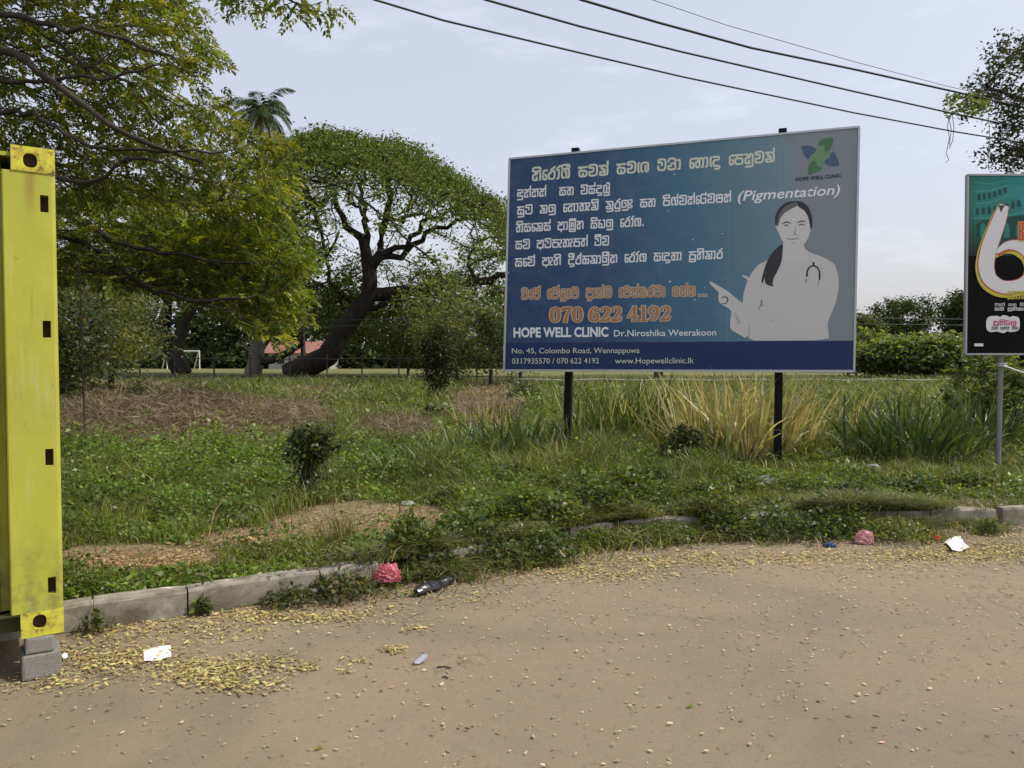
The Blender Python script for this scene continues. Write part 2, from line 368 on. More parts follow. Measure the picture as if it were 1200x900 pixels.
O = at(75, 740, 3.87); zb, zt = O.z, at(61, 176, 3.87).z
_sx = N(M_yel, 'ShaderNodeSeparateXYZ'); Lk(M_yel, _v, _sx.inputs[0])
def _mr(o, a, b, c, d):
    m_ = N(M_yel, 'ShaderNodeMapRange', interpolation_type='SMOOTHSTEP'); Lk(M_yel, o, m_.inputs[0])
    for k_, v_ in zip((1, 2, 3, 4), (a, b, c, d)): m_.inputs[k_].default_value = v_
    return m_.outputs[0]
def _mul(a, b):
    m_ = N(M_yel, 'ShaderNodeMath', operation='MULTIPLY'); Lk(M_yel, a, m_.inputs[0]); Lk(M_yel, b, m_.inputs[1]); return m_.outputs[0]
_rx = _mul(_mr(_sx.outputs[0], .075, .10, 0, 1), _mr(_sx.outputs[0], .115, .145, 1, 0)); _rz = _mr(_sx.outputs[2], zt - .40, zt - .13, 0, .75)
_run = _mul(_mul(_rx, _rz), ramp(M_yel, _n3, [(.3, (.3, .3, .3)), (.6, (1, 1, 1))]))
_low = _mul(_mr(_sx.outputs[2], zb + .1, zb + .65, .8, 0), ramp(M_yel, _n4, [(.42, (0, 0, 0)), (.62, (1, 1, 1))]))
_c = mixc(M_yel, _run, YEL_C, (0.24, 0.10, 0.025)); _c = mixc(M_yel, _low, _c, (0.17, 0.14, 0.05)); setc(M_yel, _c)
cang = math.atan2(-0.57, -0.82)
con = empty('shipping_container', (O.x, O.y, 0), cang)
tag(con, 'yellow green shipping container with rust marks, cut off at the left edge', 'container')
CL, CD = 6.06, 2.44
def hole_plate(bm, x0, x1, z0, z1, cx, cz, rx_, rz_, y0, depth, n=28):
    """front plate at y=y0 with an oval hole whose walls go back by depth"""
    angs = [2 * math.pi * k / n for k in range(n)]
    def rect(t):
        dx, dz = math.cos(t), math.sin(t); s = 1e9
        if dx > 1e-6: s = min(s, (x1 - cx) / dx)
        if dx < -1e-6: s = min(s, (x0 - cx) / dx)
        if dz > 1e-6: s = min(s, (z1 - cz) / dz)
        if dz < -1e-6: s = min(s, (z0 - cz) / dz)
        return (cx + dx * s, cz + dz * s)
    corners = [math.atan2(b - cz, a - cx) % (2 * math.pi) for a in (x0, x1) for b in (z0, z1)]
    angs = sorted(set(angs + corners))
    o = [bm.verts.new((rect(t)[0], y0, rect(t)[1])) for t in angs]
    i = [bm.verts.new((cx + rx_ * math.copysign(abs(math.cos(t)) ** .8, math.cos(t)), y0, cz + rz_ * math.copysign(abs(math.sin(t)) ** .8, math.sin(t)))) for t in angs]
    j = [bm.verts.new((v.co.x, y0 - depth, v.co.z)) for v in i]; m_2 = len(angs)
    e = [bm.verts.new((v.co.x, y0 - 0.06, v.co.z)) for v in o]
    for k in range(m_2):
        q = (k + 1) % m_2
        bm.faces.new((o[k], o[q], i[q], i[k])); bm.faces.new((i[k], i[q], j[q], j[k])); bm.faces.new((o[k], o[q], e[q], e[k]))
def casting(z0, z1, x0, x1, cz):
    bm = bmesh.new(); hole_plate(bm, x0, x1, z0, z1, (x0 + x1) / 2 + 0.012, cz, 0.030, 0.036, 0.006, 0.03)
    c = bm_obj('corner_casting', bm, M_rust, con, world=False)
    bm = bmesh.new(); box(bm, ((x0 + x1) / 2, -0.075, (z0 + z1) / 2), (x1 - x0 - .004, 0.08, z1 - z0 - .004))
    bm_obj('casting_pocket', bm, M_pocket_shade, c, world=False)
casting(zt - 0.122, zt, 0.0, 0.185, zt - 0.066)
casting(zb, zb + 0.122, 0.0, 0.185, zb + 0.072)
# corner post: profile of face + rounded edge, with lashing slots left open
prof = [(0.225, -0.10), (0.225, -0.006), (0.219, 0.0), (0.066, 0.0), (0.030, 0.0), (0.016, 0.0), (0.006, -0.004), (0.0, -0.014), (-0.002, -0.03), (-0.002, -0.15)]
slz = [at(60, p, 3.87).z for p in (240, 386, 535, 684)]
zs = [zb + 0.123]
for z_ in sorted(slz): zs += [z_ - 0.042, z_ + 0.042]
zs.append(zt - 0.123)
bm = bmesh.new(); gv = [[bm.verts.new((p[0], p[1], z_)) for p in prof] for z_ in zs]
for a_ in range(len(zs) - 1):
    for k in range(len(prof) - 1):
        if a_ % 2 == 1 and k == 3: continue
        bm.faces.new((gv[a_][k], gv[a_][k + 1], gv[a_ + 1][k + 1], gv[a_ + 1][k]))
# slot walls
for a_ in range(1, len(zs) - 1, 2):
    q = [gv[a_][3], gv[a_][4], gv[a_ + 1][4], gv[a_ + 1][3]]; b_4 = [bm.verts.new(v.co + Vector((0, -0.05, 0))) for v in q]
    for k in range(4): bm.faces.new((q[k], q[(k + 1) % 4], b_4[(k + 1) % 4], b_4[k]))
post = bm_obj('corner_post', bm, M_yel, con, world=False)
for z_ in slz:
    bm = bmesh.new(); box(bm, (0.05, -0.055, z_), (0.05, 0.008, 0.1)); bm_obj('slot_pocket', bm, M_pocket_shade, con, world=False)
    bm = bmesh.new(); tube(bm, [(0.022, -0.02, z_ - 0.055), (0.022, -0.02, z_ + 0.055)], 0.009, 8)
    for f_ in bm.faces: f_.smooth = True
    bm_obj('lashing_bar', bm, M_yel, con, world=False)
# corrugated side wall
bm = bmesh.new(); pts = [(0.226, -0.10), (0.262, -0.10), (0.285, -0.006)]; s = 0.40
while s < CL - 0.23:
    for ds, y_ in ((0.0, -0.04), (0.045, -0.04), (0.075, -0.006), (0.180, -0.006), (0.21, -0.04), (0.262, -0.04)): pts.append((s + ds, y_))
    s += 0.262 + 0.02
z0_, z1_ = zb + 0.125, zt - 0.07
a1 = [bm.verts.new((p[0], p[1], z0_)) for p in pts]; a2 = [bm.verts.new((p[0], p[1], z1_)) for p in pts]
for k in range(len(pts) - 1): bm.faces.new((a1[k], a1[k + 1], a2[k + 1], a2[k]))
bm_obj('side_wall', bm, M_yel, con, world=False)
bm = bmesh.new(); box(bm, (CL / 2 + .1, -0.04, zt - 0.036), (CL - 0.62, 0.07, 0.066)); bm_obj('top_rail', bm, M_yel, con, world=False)
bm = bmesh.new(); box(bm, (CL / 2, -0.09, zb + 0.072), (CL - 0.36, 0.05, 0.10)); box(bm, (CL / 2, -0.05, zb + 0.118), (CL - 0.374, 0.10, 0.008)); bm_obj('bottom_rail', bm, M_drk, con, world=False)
bm = bmesh.new(); box(bm, (CL / 2, -CD / 2, zt - 0.03), (CL - .1, CD - .15, 0.02)); bm_obj('roof', bm, M_yel, con, world=False)
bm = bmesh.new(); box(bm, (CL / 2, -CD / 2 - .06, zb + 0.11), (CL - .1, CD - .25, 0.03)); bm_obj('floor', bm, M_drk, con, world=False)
bm = bmesh.new(); box(bm, (0.03, -CD / 2, (zb + zt) / 2), (0.03, CD - .33, zt - zb - .08)); bm_obj('end_wall', bm, M_yel, con, world=False)
bm = bmesh.new(); box(bm, (CL - 0.1, -CD / 2, (zb + zt) / 2), (0.2, CD - .02, zt - zb - .02)); box(bm, (CL / 2, -CD + 0.03, (zb + zt) / 2), (CL - .3, 0.05, zt - zb - .05)); bm_obj('back_wall', bm, M_yel, con, world=False)
bm = bmesh.new(); box(bm, (0.08, -CD + 0.085, (zb + zt) / 2), (0.156, 0.16, zt - zb)); bm_obj('rear_post', bm, M_yel, con, world=False)
# concrete blocks below the corner
for (c_, s_, lab) in (((0.105, -0.07, zb - 0.043), (0.125, 0.17, 0.083), 'small grey concrete block wedged directly under the container corner'),
                      ((0.10, -0.075, (zb - 0.086) / 2), (0.17, 0.22, zb - 0.09), 'pale square concrete block on the road, lowest under the container')):
    bm = bmesh.new(); box(bm, c_, s_, None, 0.012)
    for v in bm.verts: v.co += Vector([random.uniform(-.002, .002) for _ in range(3)])
    bm.transform(wmat(con)); c0 = Vector((0, 0, 0))
    for v in bm.verts: c0 += v.co
    c0 /= len(bm.verts); bm.transform(Matrix.Translation(-c0)); o = bm_obj('concrete_block', bm, M_block); o.location = c0
    tag(o, lab, 'block')
for sx_ in (5.9,):
    bm = bmesh.new(); box(bm, (0, 0, zb / 2), (0.2, 0.22, zb - .004), None, 0.01); o = bm_obj('concrete_block', bm, M_block)
    o.location = wmat(con) @ Vector((sx_, -0.1, 0)); tag(o, 'grey concrete block under the far left end of the container', 'block')

# ------------------------------------------------------------------ big blue clinic billboard
A_, B_ = at(593, 300, 11.4), at(1004, 300, 9.9)
eB = Vector((B_.x - A_.x, B_.y - A_.y, 0)).normalized(); nB = Vector((eB.y, -eB.x, 0))   # towards the road
CAM = Vector((0, 0, EYE))
def on_plane(px, py, P0, n, off=0.0):
    d = ray(px, py); t = (P0 - CAM).dot(n) / d.dot(n)
    return CAM + d * t + n * off
class Board:
    def __init__(s, P0, n): s.P0, s.n = P0, n
    def p(s, px, py, off=0.0): return on_plane(px, py, s.P0, s.n, off)
BB = Board(A_, nB)
bb = empty('billboard', (BB.p(798, 430).x, BB.p(798, 430).y, 0.1))
tag(bb, 'large blue clinic billboard with Sinhala lettering and a doctor picture, on two black posts', 'billboard')
M_print = mat('clinic_print', rough=0.5, spec=0.25)
# the print runs from navy on the left to teal on the right (local x of the panel), with grey glare painted into the colour at its right edge
_v = coords(M_print, 'Generated'); _sp = N(M_print, 'ShaderNodeSeparateXYZ'); Lk(M_print, _v, _sp.inputs[0])
_wob = N(M_print, 'ShaderNodeMath', operation='MULTIPLY_ADD'); Lk(M_print, noise(M_print, 2.2, 3, 0.5, _v), _wob.inputs[0]); _wob.inputs[1].default_value = 0.12
_tl = N(M_print, 'ShaderNodeMath', operation='MULTIPLY_ADD'); Lk(M_print, _sp.outputs[2], _tl.inputs[0]); _tl.inputs[1].default_value = 0.10; Lk(M_print, _sp.outputs[0], _tl.inputs[2])
Lk(M_print, _tl.outputs[0], _wob.inputs[2])
PRC = ramp(M_print, _wob.outputs[0], [(0.12, (0.040, 0.070, 0.175)), (0.42, (0.042, 0.090, 0.20)), (0.68, (0.075, 0.19, 0.29)), (0.94, (0.18, 0.29, 0.34)), (1.0, (0.25, 0.29, 0.32))])
_gr = noise(M_print, 14, 4, 0.6, _v)
setc(M_print, mixc(M_print, ramp(M_print, _gr, [(0.45, (0, 0, 0)), (0.9, (0.15, 0.15, 0.15))]), PRC, (0.4, 0.42, 0.45)))
_bw = noise(M_print, 1.6, 2, 0.5, coords(M_print, 'Object', (1, 1, .3))); bump(M_print, _bw, 0.25, 0.06)
M_navy = mat('navy_band', (0.021, 0.038, 0.13), 0.5, 0, 0.25)
M_white = mat('faded_white_print', (0.88, 0.89, 0.93), 0.6, 0, 0.2)
M_cream = mat('cream_print', (0.70, 0.73, 0.62), 0.6, 0, 0.2)
M_coat = mat('pale_grey_print', (0.64, 0.63, 0.62), 0.6, 0, 0.2)
M_face = mat('face_print', (0.67, 0.66, 0.65), 0.6, 0, 0.2)
M_hair = mat('dark_hair_print', (0.045, 0.042, 0.05), 0.5, 0, 0.3)
M_hair2 = mat('hair_highlight_print', (0.16, 0.15, 0.155), 0.5, 0, 0.3)
M_line = mat('thin_line_print', (0.22, 0.22, 0.24), 0.5, 0, 0.3)
M_orange = mat('faded_orange_print', (0.46, 0.22, 0.10), 0.5, 0, 0.3)
M_halo = mat('pale_outline_print', (0.60, 0.52, 0.42), 0.5, 0, 0.3)
M_lg = mat('logo_green', (0.17, 0.32, 0.17), 0.5); M_dg = mat('logo_dark_green', (0.08, 0.20, 0.10), 0.5)
M_lb = mat('logo_blue', (0.075, 0.13, 0.21), 0.5); M_ink = mat('navy_ink', (0.03, 0.04, 0.09), 0.5)
M_tear = mat('white_backing', (0.85, 0.85, 0.85), 0.7)

def slab(name, B, m, quad, o0, o1, parent):
    bm = bmesh.new(); prism(bm, [B.p(q[0], q[1], o1) for q in quad], B.n * (o0 - o1)); return bm_obj(name, bm, m, parent)
TL, TR, BR, BL = (597, 186), (1007, 148.5), (1001, 435.5), (590.5, 434.5)
lerp = lambda a, b, t: (a[0] + (b[0] - a[0]) * t, a[1] + (b[1] - a[1]) * t)
panel = slab('print_panel', BB, M_print, (TL, TR, BR, BL), -0.03, 0.0, bb)
def edge(a, b, w0, w1):  # frame bar between pixel points a,b with in/out widths in metres
    pa, pb = BB.p(*a), BB.p(*b); d = (pb - pa).normalized(); up = d.cross(BB.n).normalized()
    bm = bmesh.new(); prism(bm, [pa - up * w0 + BB.n * .012, pb - up * w0 + BB.n * .012, pb + up * w1 + BB.n * .012, pa + up * w1 + BB.n * .012], -BB.n * 0.06)
    return bm_obj('frame_bar', bm, M_alu, bb)
edge(TL, TR, 0.012, 0.014); edge(TR, BR, 0.012, 0.014); edge(BR, BL, 0.012, 0.022); edge(BL, TL, 0.012, 0.02)
for k in range(5):   # horizontal steel struts at the back
    a_, b_5 = lerp(TL, BL, .08 + .21 * k), lerp(TR, BR, .08 + .21 * k); pa, pb = BB.p(*a_, -0.055), BB.p(*b_5, -0.055)
    bm = bmesh.new(); prism(bm, [pa + Vector((0, 0, -.02)), pb + Vector((0, 0, -.02)), pb + Vector((0, 0, .02)), pa + Vector((0, 0, .02))], -BB.n * 0.03); bm_obj('back_strut', bm, M_galv, bb)
for (tp, bp_) in (((671, 170), (660.6, 522)), ((917.5, 146.5), (911, 556))):
    pt, pb = BB.p(*tp, -0.14), BB.p(*bp_, -0.14); pb = pt + (pb - pt) * ((pt.z + 0.25) / (pt.z - pb.z))
    bm = bmesh.new(); hw = 0.052
    prism(bm, [pt - eB * hw, pt + eB * hw, pb + eB * hw, pb - eB * hw], -BB.n * 0.1); bm_obj('post', bm, M_black_paint, bb)
navy = slab('navy_band', BB, M_navy, ((591.8, 402.0), (1001.4, 399), (1000.4, 434), (592, 433.2)), 0.0, 0.0012, panel)

# ---- lettering: strokes as flat ribbons on the panel
def smooth(pts, it=1, f=.22):
    for _ in range(it):
        q = [pts[0]]
        for a, b in zip(pts, pts[1:]):
            q += [(a[0] * (1 - f) + b[0] * f, a[1] * (1 - f) + b[1] * f), (a[0] * f + b[0] * (1 - f), a[1] * f + b[1] * (1 - f))]
        q.append(pts[-1]); pts = q
    return pts
def ribbon2d(pts, wd):
    """returns left/right outlines of a ribbon in 2D; wd scalar or list (half widths)"""
    n = len(pts); wd = wd if isinstance(wd, (list, tuple)) else [wd] * n; L_, R_ = [], []
    for i in range(n):
        a, b = pts[max(i - 1, 0)], pts[min(i + 1, n - 1)]; dx, dy = b[0] - a[0], b[1] - a[1]; l = math.hypot(dx, dy) or 1
        if 0 < i < n - 1:
            d1 = (pts[i][0] - a[0], pts[i][1] - a[1]); d2 = (b[0] - pts[i][0], b[1] - pts[i][1])
            l1, l2 = math.hypot(*d1) or 1, math.hypot(*d2) or 1
            c = max(0.55, math.sqrt(max(0, (1 + (d1[0] * d2[0] + d1[1] * d2[1]) / l1 / l2) / 2)))
        else: c = 1
        nx_, ny_ = -dy / l * wd[i] / c, dx / l * wd[i] / c
        ex = 0.0
        px_, py_ = pts[i]
        if i == 0: px_ -= dx / l * wd[i] * .7; py_ -= dy / l * wd[i] * .7
        if i == n - 1: px_ += dx / l * wd[i] * .7; py_ += dy / l * wd[i] * .7
        L_.append((px_ + nx_, py_ + ny_)); R_.append((px_ - nx_, py_ - ny_))
    return L_, R_
G = {}
def gl(ch, wdt, *st_): G[ch] = (wdt, st_)
gl('ර', 8.4, [(3.4, 6.6), (1, 6.6), (1, 0), (7.4, 0), (7.4, 8.6), (3.2, 8.8), (3.4, 10.2), (7.8, 13)])
gl('ව', 10, [(1, 8.8), (1, 12), (9, 12), (9, 0), (1, 0), (1, 4.6)], [(1.2, 8.6), (5, 8.6), (5, 5.4)])
gl('ම', 10.4, [(1, 9.2), (1, 12), (9.4, 12), (9.4, 0), (1, 0), (1, 4.2)], [(1.2, 8.8), (5.6, 8.8), (5.6, 4.4), (1.2, 4.4)])
gl('ස', 10, [(.2, 10), (9.4, 10)], [(2.8, 9.4), (2.8, 6.4)], [(.8, 6.2), (9, 6.2), (9, 0), (1, 0), (1, 6)], [(5, 0), (5, 3.2)])
gl('න', 10, [(.4, 10), (3.4, 10), (3.4, 6.6)], [(5.6, 9), (5.6, 10), (9, 10), (9, 0)], [(5.6, 9), (5.6, 6.2), (1, 6.2), (1, 0), (5.8, 0)], [(5, .4), (5, 3)])
gl('ක', 10.4, [(.2, 10), (9.4, 10), (9.4, 0), (6.8, 0)], [(2.8, 9.6), (2.8, 6.4), (6.2, 6.2), (6.2, .4)], [(6, 3.4), (1, 3.4), (1, 0), (6, 0)])
gl('ග', 10, [(3.6, .4), (1, .4), (1, 9.8), (9, 9.8), (9, 0), (6, 0), (6, 6.4)], [(4.6, 9.4), (4.6, 6.4)])
gl('ඟ', 13, [(2.2, 9.8), (1, 9.8), (1, .2), (2.2, .2)], [(6.2, .4), (4.2, .4), (4.2, 9.8), (12, 9.8), (12, 0), (9, 0), (9, 6.4)])
gl('හ', 10, [(.4, 10), (3.4, 10), (3.4, 6.6)], [(1, 6.2), (5, 6.2), (5, 0), (1, 0), (1, 6)], [(5, 6.4), (5, 9.8), (9, 9.8), (9, 0), (7.4, 0)])
gl('ප', 10, [(.2, 10), (9.2, 10)], [(2.8, 9.6), (2.8, 6.6)], [(1, 6.2), (9, 6.2), (9, 0), (1, 0), (1, 6)])
gl('ත', 10, [(.4, 10), (3.4, 10), (3.4, 6.6)], [(1, 6.2), (1, 0), (5, 0), (5, 4)], [(1.4, 6.2), (5, 6.2), (5, 9.8), (9, 9.8), (9, 0)])
gl('ද', 9, [(1, 10), (7.4, 10), (7.4, 6.6), (1, 6.4), (1, 0), (8, 0), (8, -3.2), (3, -3.2)])
gl('ඳ', 12, [(2.2, 9.8), (1, 9.8), (1, .2), (2.2, .2)], [(4.2, 10), (10.4, 10), (10.4, 6.6), (4.2, 6.4), (4.2, 0), (11, 0), (11, -3.2), (6, -3.2)])
gl('ල', 10.4, [(3.4, 1), (1, 1), (1, 10), (9.4, 10), (9.4, -3), (1.6, -3)], [(4, 6.6), (6.4, 6.6), (6.4, 1.2), (4, 1.2)])
gl('ළ', 10, [(1, 10), (1, 0), (5, 0)], [(5, .4), (5, 10), (2.6, 10)], [(5.4, 6), (9, 6), (9, 13), (5, 13)], [(9, 5.6), (9, 0), (6, 0)])
gl('ඩ', 10, [(1, 8.8), (1, 12), (8.4, 12), (8.4, 6.4), (4, 6.4)], [(8.4, 6), (9, 0), (1, 0), (1, 4), (4, 4)])
gl('ට', 8.6, [(7.6, 12), (1, 12), (1, 0), (7.6, 0), (7.6, 6.4), (4, 6.4)])
gl('ෂ', 10, [(1, 7), (1, 10), (9, 10), (9, 0), (1, 0), (1, 4.4)], [(1.6, 5.4), (8.4, 5.4)], [(5, 5.8), (5, 8)])
gl('ය', 10.4, [(3.4, 10), (1, 10), (1, 0), (9.4, 0), (9.4, 10), (6.8, 10)], [(1.4, 5.2), (5.2, 5.2), (5.2, .4)])
gl('අ', 10.4, [(.4, 10), (3.6, 10), (3.6, 6.6)], [(1, 6.2), (1, 0), (5.6, 0), (5.6, -2.8)], [(1.4, 6.2), (6, 6.2), (6, 10), (9.4, 10), (9.4, 0), (6.4, 0)])
gl('ඉ', 9, [(1, 10), (8, 10), (8, 6.4), (1, 6.4), (1, 1.6), (8, 1.6), (8, -3.2), (1, -3.2)], [(4.4, 6), (4.4, 4)])
gl('ඔ', 9.4, [(3, 3.4), (1, 3.4), (1, 0), (8.4, 0), (8.4, 12), (1, 12), (1, 7), (5, 7), (5, 9.4)])
gl('බ', 9.4, [(1, 12), (1, 0), (8.4, 0), (8.4, 12), (4, 12), (4, 6.4), (6, 6.4)])
gl('ඝ', 10, [(.2, 10), (9.4, 10)], [(2.8, 9.4), (2.8, 6.4)], [(.8, 6.2), (9, 6.2), (9, 0), (1, 0), (1, 6)], [(5, 0), (5, 6)])
gl('ශ', 10.4, [(1, 10), (1, 0), (9.4, 0), (9.4, 12), (1, 12)], [(3.6, 3.4), (6.6, 3.4), (6.6, 8.6), (3.6, 8.6), (3.6, 5)])
gl('ැ', 4.4, [(.6, 9.8), (3.4, 9.8), (3.4, 5.2), (1, 5), (1, 0), (3.4, 0)])
gl('ෑ', 5, [(.6, 10.4), (3.8, 10.4), (3.8, 6.6), (1.2, 6.4), (1.2, 3), (3.8, 3), (3.8, 0), (1, 0)])
gl('ා', 4.6, [(.6, 9.8), (3.4, 9.8), (3.4, 0), (1.4, 0)])
gl('ෙ', 6, [(5.2, 9.8), (1, 9.8), (1, 0), (4.8, 0), (4.8, 5), (1.4, 5)])
gl('.', 3, [(1, .2), (1.8, .2)])
def tokens(text):
    out = []; i = 0; tx = list(text)
    cl_ = []
    for ch in tx:
        if ch in 'ිීුූ්ාැෑෙේොෝ': cl_[-1][1].append(ch)
        elif ch == '\u200d': continue
        elif ch == 'ර' and cl_ and cl_[-1][1] == ['්'] and cl_[-1][0] in 'පශ': cl_[-1][1][:] = ['sub']
        else: cl_.append((ch, []))
    return cl_
def layout(text, sep=.9, space=8):
    X = 0; S_ = []
    def add(ch):
        nonlocal X
        wd_, ss_ = G[ch]
        for s_ in ss_: S_.append([(p[0] + X, p[1]) for p in s_])
        X += wd_ + sep * .35
    for ch, di in tokens(text):
        if ch == ' ': X += space; continue
        if any(d in 'ෙේොෝ' for d in di if d != 'sub'): add('ෙ')
        x0 = X; add(ch); wd_ = G[ch][0]
        for d in di:
            if d == '්' or d in 'ේ': S_.append([(x0 + wd_ - 1, 10.6), (x0 + wd_ - 1, 14.6)])
            if d == 'ි': S_.append([(x0 + 1, 10.6), (x0 + 1, 13.8), (x0 + wd_ - 1, 13.8), (x0 + wd_ - 1, 10.6)])
            if d == 'ී': S_.append([(x0 + 1, 10.6), (x0 + 1, 14.4), (x0 + wd_ - 1, 14.4), (x0 + wd_ - 1, 10.6)]); S_.append([(x0 + wd_ - 3.6, 14), (x0 + wd_ - 3.6, 12)])
            if d == 'ු': S_.append([(x0 + wd_ - 1, -.6), (x0 + wd_ - 1, -3.6), (x0 + 1.4, -3.6)])
            if d == 'ූ': S_.append([(x0 + wd_ - 4, -1.2), (x0 + wd_ - 1, -1.6), (x0 + wd_ - 1, -3.8), (x0 + wd_ - 4, -3.4)])
            if d == 'sub': S_.append([(x0 + 1, -.8), (x0 + 1, -3.2), (x0 + wd_ - 1, -3.2), (x0 + wd_ - 1, -.8)])
            if d in 'ොෝා': add('ා')
            if d == 'ෝ': S_.append([(X - 2.6, 11.2), (X - 1.2, 13.2), (X, 13.6)])
            if d in 'ැෑ': add(d)
        X += sep
    return S_, X - sep
def put_strokes(name, B, strokes, W_, p0, p1, hpx, m, half, off, parent, sm=1, step=0.0003):
    """strokes in glyph units mapped so x 0..W_ runs from pixel p0 to p1 on the board"""
    ux = ((p1[0] - p0[0]) / W_, (p1[1] - p0[1]) / W_); uy = (hpx / 10 * 0.02, -hpx / 10)
    V_, F_ = [], []
    for q, s_ in enumerate(strokes):
        pts = smooth(s_, sm, .05 if sm == 1 else .2); L_, R_ = ribbon2d(pts, half if not callable(half) else half)
        o_ = off + step * (q % 5); b0 = len(V_)
        for a, b in zip(L_, R_):
            for (gx_, gy_) in (a, b):
                V_.append(tuple(B.p(p0[0] + ux[0] * gx_ + uy[0] * gy_, p0[1] + ux[1] * gx_ + uy[1] * gy_, o_)))
        for i in range(len(L_) - 1): F_.append((b0 + 2 * i, b0 + 2 * i + 1, b0 + 2 * i + 3, b0 + 2 * i + 2))
    return tag(np_mesh(name, np.array(V_), np.array(F_), m, parent), kind='stuff')
def sinh(text, p0, p1, hpx, m=None, half=0.95, off=0.0022, sm=1, halo=None, space=9):
    S_, W_ = layout(text, space=space)
    if halo: put_strokes('lettering', BB, S_, W_, p0, p1, hpx, halo, half * 2.1, off, panel, sm, 0.0002); off += 0.0014
    return put_strokes('lettering', BB, S_, W_, p0, p1, hpx, m or M_white, half, off, panel, sm)
sinh('නිරෝගී සමක් සමඟ වඩා හොඳ පෙනුමක්', (623.5, 211.5), (908, 189), 10.6, M_cream, 1.12, sm=2, space=8)
sinh('ඉන්නන්  සහ මස්දළු', (606, 231.4), (715, 225.4), 8.5)
sinh('සුව කල නොහැකි කුරුලෑ සහ පිග්මන්ටේමෂන්', (606, 251.3), (857, 236), 8.5)
sinh('හිසකෙස් ආශ්රිත සියලු රෝග.'.replace('ආ', 'අා'), (605, 271.6), (755, 264.2), 8.5)
sinh('සම අවපැහැපත් වීම', (604, 291.6), (714, 286.8), 8.5)
sinh('සමේ ඇති දීර්ඝකාලීන රෝග සඳහා ප්රතිකාර'.replace('ඇ', 'අැ'), (603.6, 312), (847, 302.4), 8.5)
sinh('ඔබේ වේලාව දැන්ම වෙන්කරවා ගන්න', (611, 350), (815, 346), 9.6, M_orange, 0.85, sm=2, halo=M_halo)
sinh('...', (818, 346.6), (829, 346.2), 10, M_orange, 0.9, halo=M_halo)
# bold serif phone number
D = {}
D['0'] = (9, [([(4.5, 13.4), (2.2, 12), (1.5, 7), (2.2, 2), (4.5, .6)], [.4, 1.1, 1.6, 1.1, .4]), ([(4.5, 13.4), (6.8, 12), (7.5, 7), (6.8, 2), (4.5, .6)], [.4, 1.1, 1.6, 1.1, .4])])
D['7'] = (8.6, [([(1, 10.4), (1.2, 12.6), (7.6, 12.8)], [.5, 1.2, 1.2]), ([(7.4, 12), (4.6, 7), (3.6, .8)], [.6, 1.1, 1.5])])
D['6'] = (9, [([(7.4, 11.4), (5.6, 13.2), (3, 12), (1.6, 7), (2.2, 2), (4.5, .6)], [1.1, .6, .9, 1.6, 1.2, .4]), ([(1.9, 6), (4.6, 8.2), (7.3, 7), (7.6, 3.4), (6, 1), (4.5, .6)], [.3, .6, 1.2, 1.5, .9, .4])])
D['2'] = (8.8, [([(1.6, 9.8), (2, 12.2), (4.4, 13.3), (7, 12), (7.2, 9), (4.6, 5), (1.4, 1.6)], [1.1, .8, .6, 1.3, 1.5, .9, .5]), ([(1.2, 1.2), (7.2, 1.2), (8, 4.2)], [1.1, 1.1, .4])])
D['4'] = (9.2, [([(6, 13.2), (6, .8)], [1.3, 1.4]), ([(5.4, 12.8), (.9, 4.4)], [.6, .5]), ([(.8, 4), (8.6, 4)], [.7, .7]), ([(4, .6), (8, .6)], [.5, .5])])
D['1'] = (7.6, [([(4, 13.4), (4, .8)], [1.3, 1.5]), ([(4, 12.6), (1.4, 11)], [.8, .5]), ([(1.4, .6), (6.8, .6)], [.5, .5])])
D['9'] = (9, [([(1.6, 2.6), (3.4, .8), (6, 2), (7.4, 7), (6.8, 12), (4.5, 13.4)], [1.1, .6, .9, 1.6, 1.2, .4]), ([(7.1, 8), (4.4, 5.8), (1.7, 7), (1.4, 10.6), (3, 13), (4.5, 13.4)], [.3, .6, 1.2, 1.5, .9, .4])])
def digits(text, p0, p1, hpx, m, off, grow=0.0):
    X = 0; items = []
    for ch in text:
        if ch == ' ': X += 4; continue
        wd_, ss_ = D[ch]
        for pts, hw in ss_: items.append(([(a + X, b) for a, b in pts], hw))
        X += wd_
    V_, F_ = [], []; ux = ((p1[0] - p0[0]) / X, (p1[1] - p0[1]) / X); uy = -hpx / 14
    for q, (pts, hw) in enumerate(items):
        t0 = np.linspace(0, 1, len(pts)); P_ = smooth(pts, 2); t1 = np.linspace(0, 1, len(P_)); hw = [float(np.interp(t, t0, hw)) + grow for t in t1]
        L_, R_ = ribbon2d(P_, hw); b0 = len(V_)
        for a, b in zip(L_, R_):
            for (gx_, gy_) in (a, b): V_.append(tuple(BB.p(p0[0] + ux[0] * gx_, p0[1] + ux[1] * gx_ + uy * gy_, off + .0003 * (q % 4))))
        for i in range(len(L_) - 1): F_.append((b0 + 2 * i, b0 + 2 * i + 1, b0 + 2 * i + 3, b0 + 2 * i + 2))
    tag(np_mesh('lettering', np.array(V_), np.array(F_), m, panel), kind='stuff')
digits('070 622 4192', (644, 378), (786, 376), 18, M_halo, 0.0022, 0.75)
digits('070 622 4192', (644, 378), (786, 376), 18, M_orange, 0.0038)

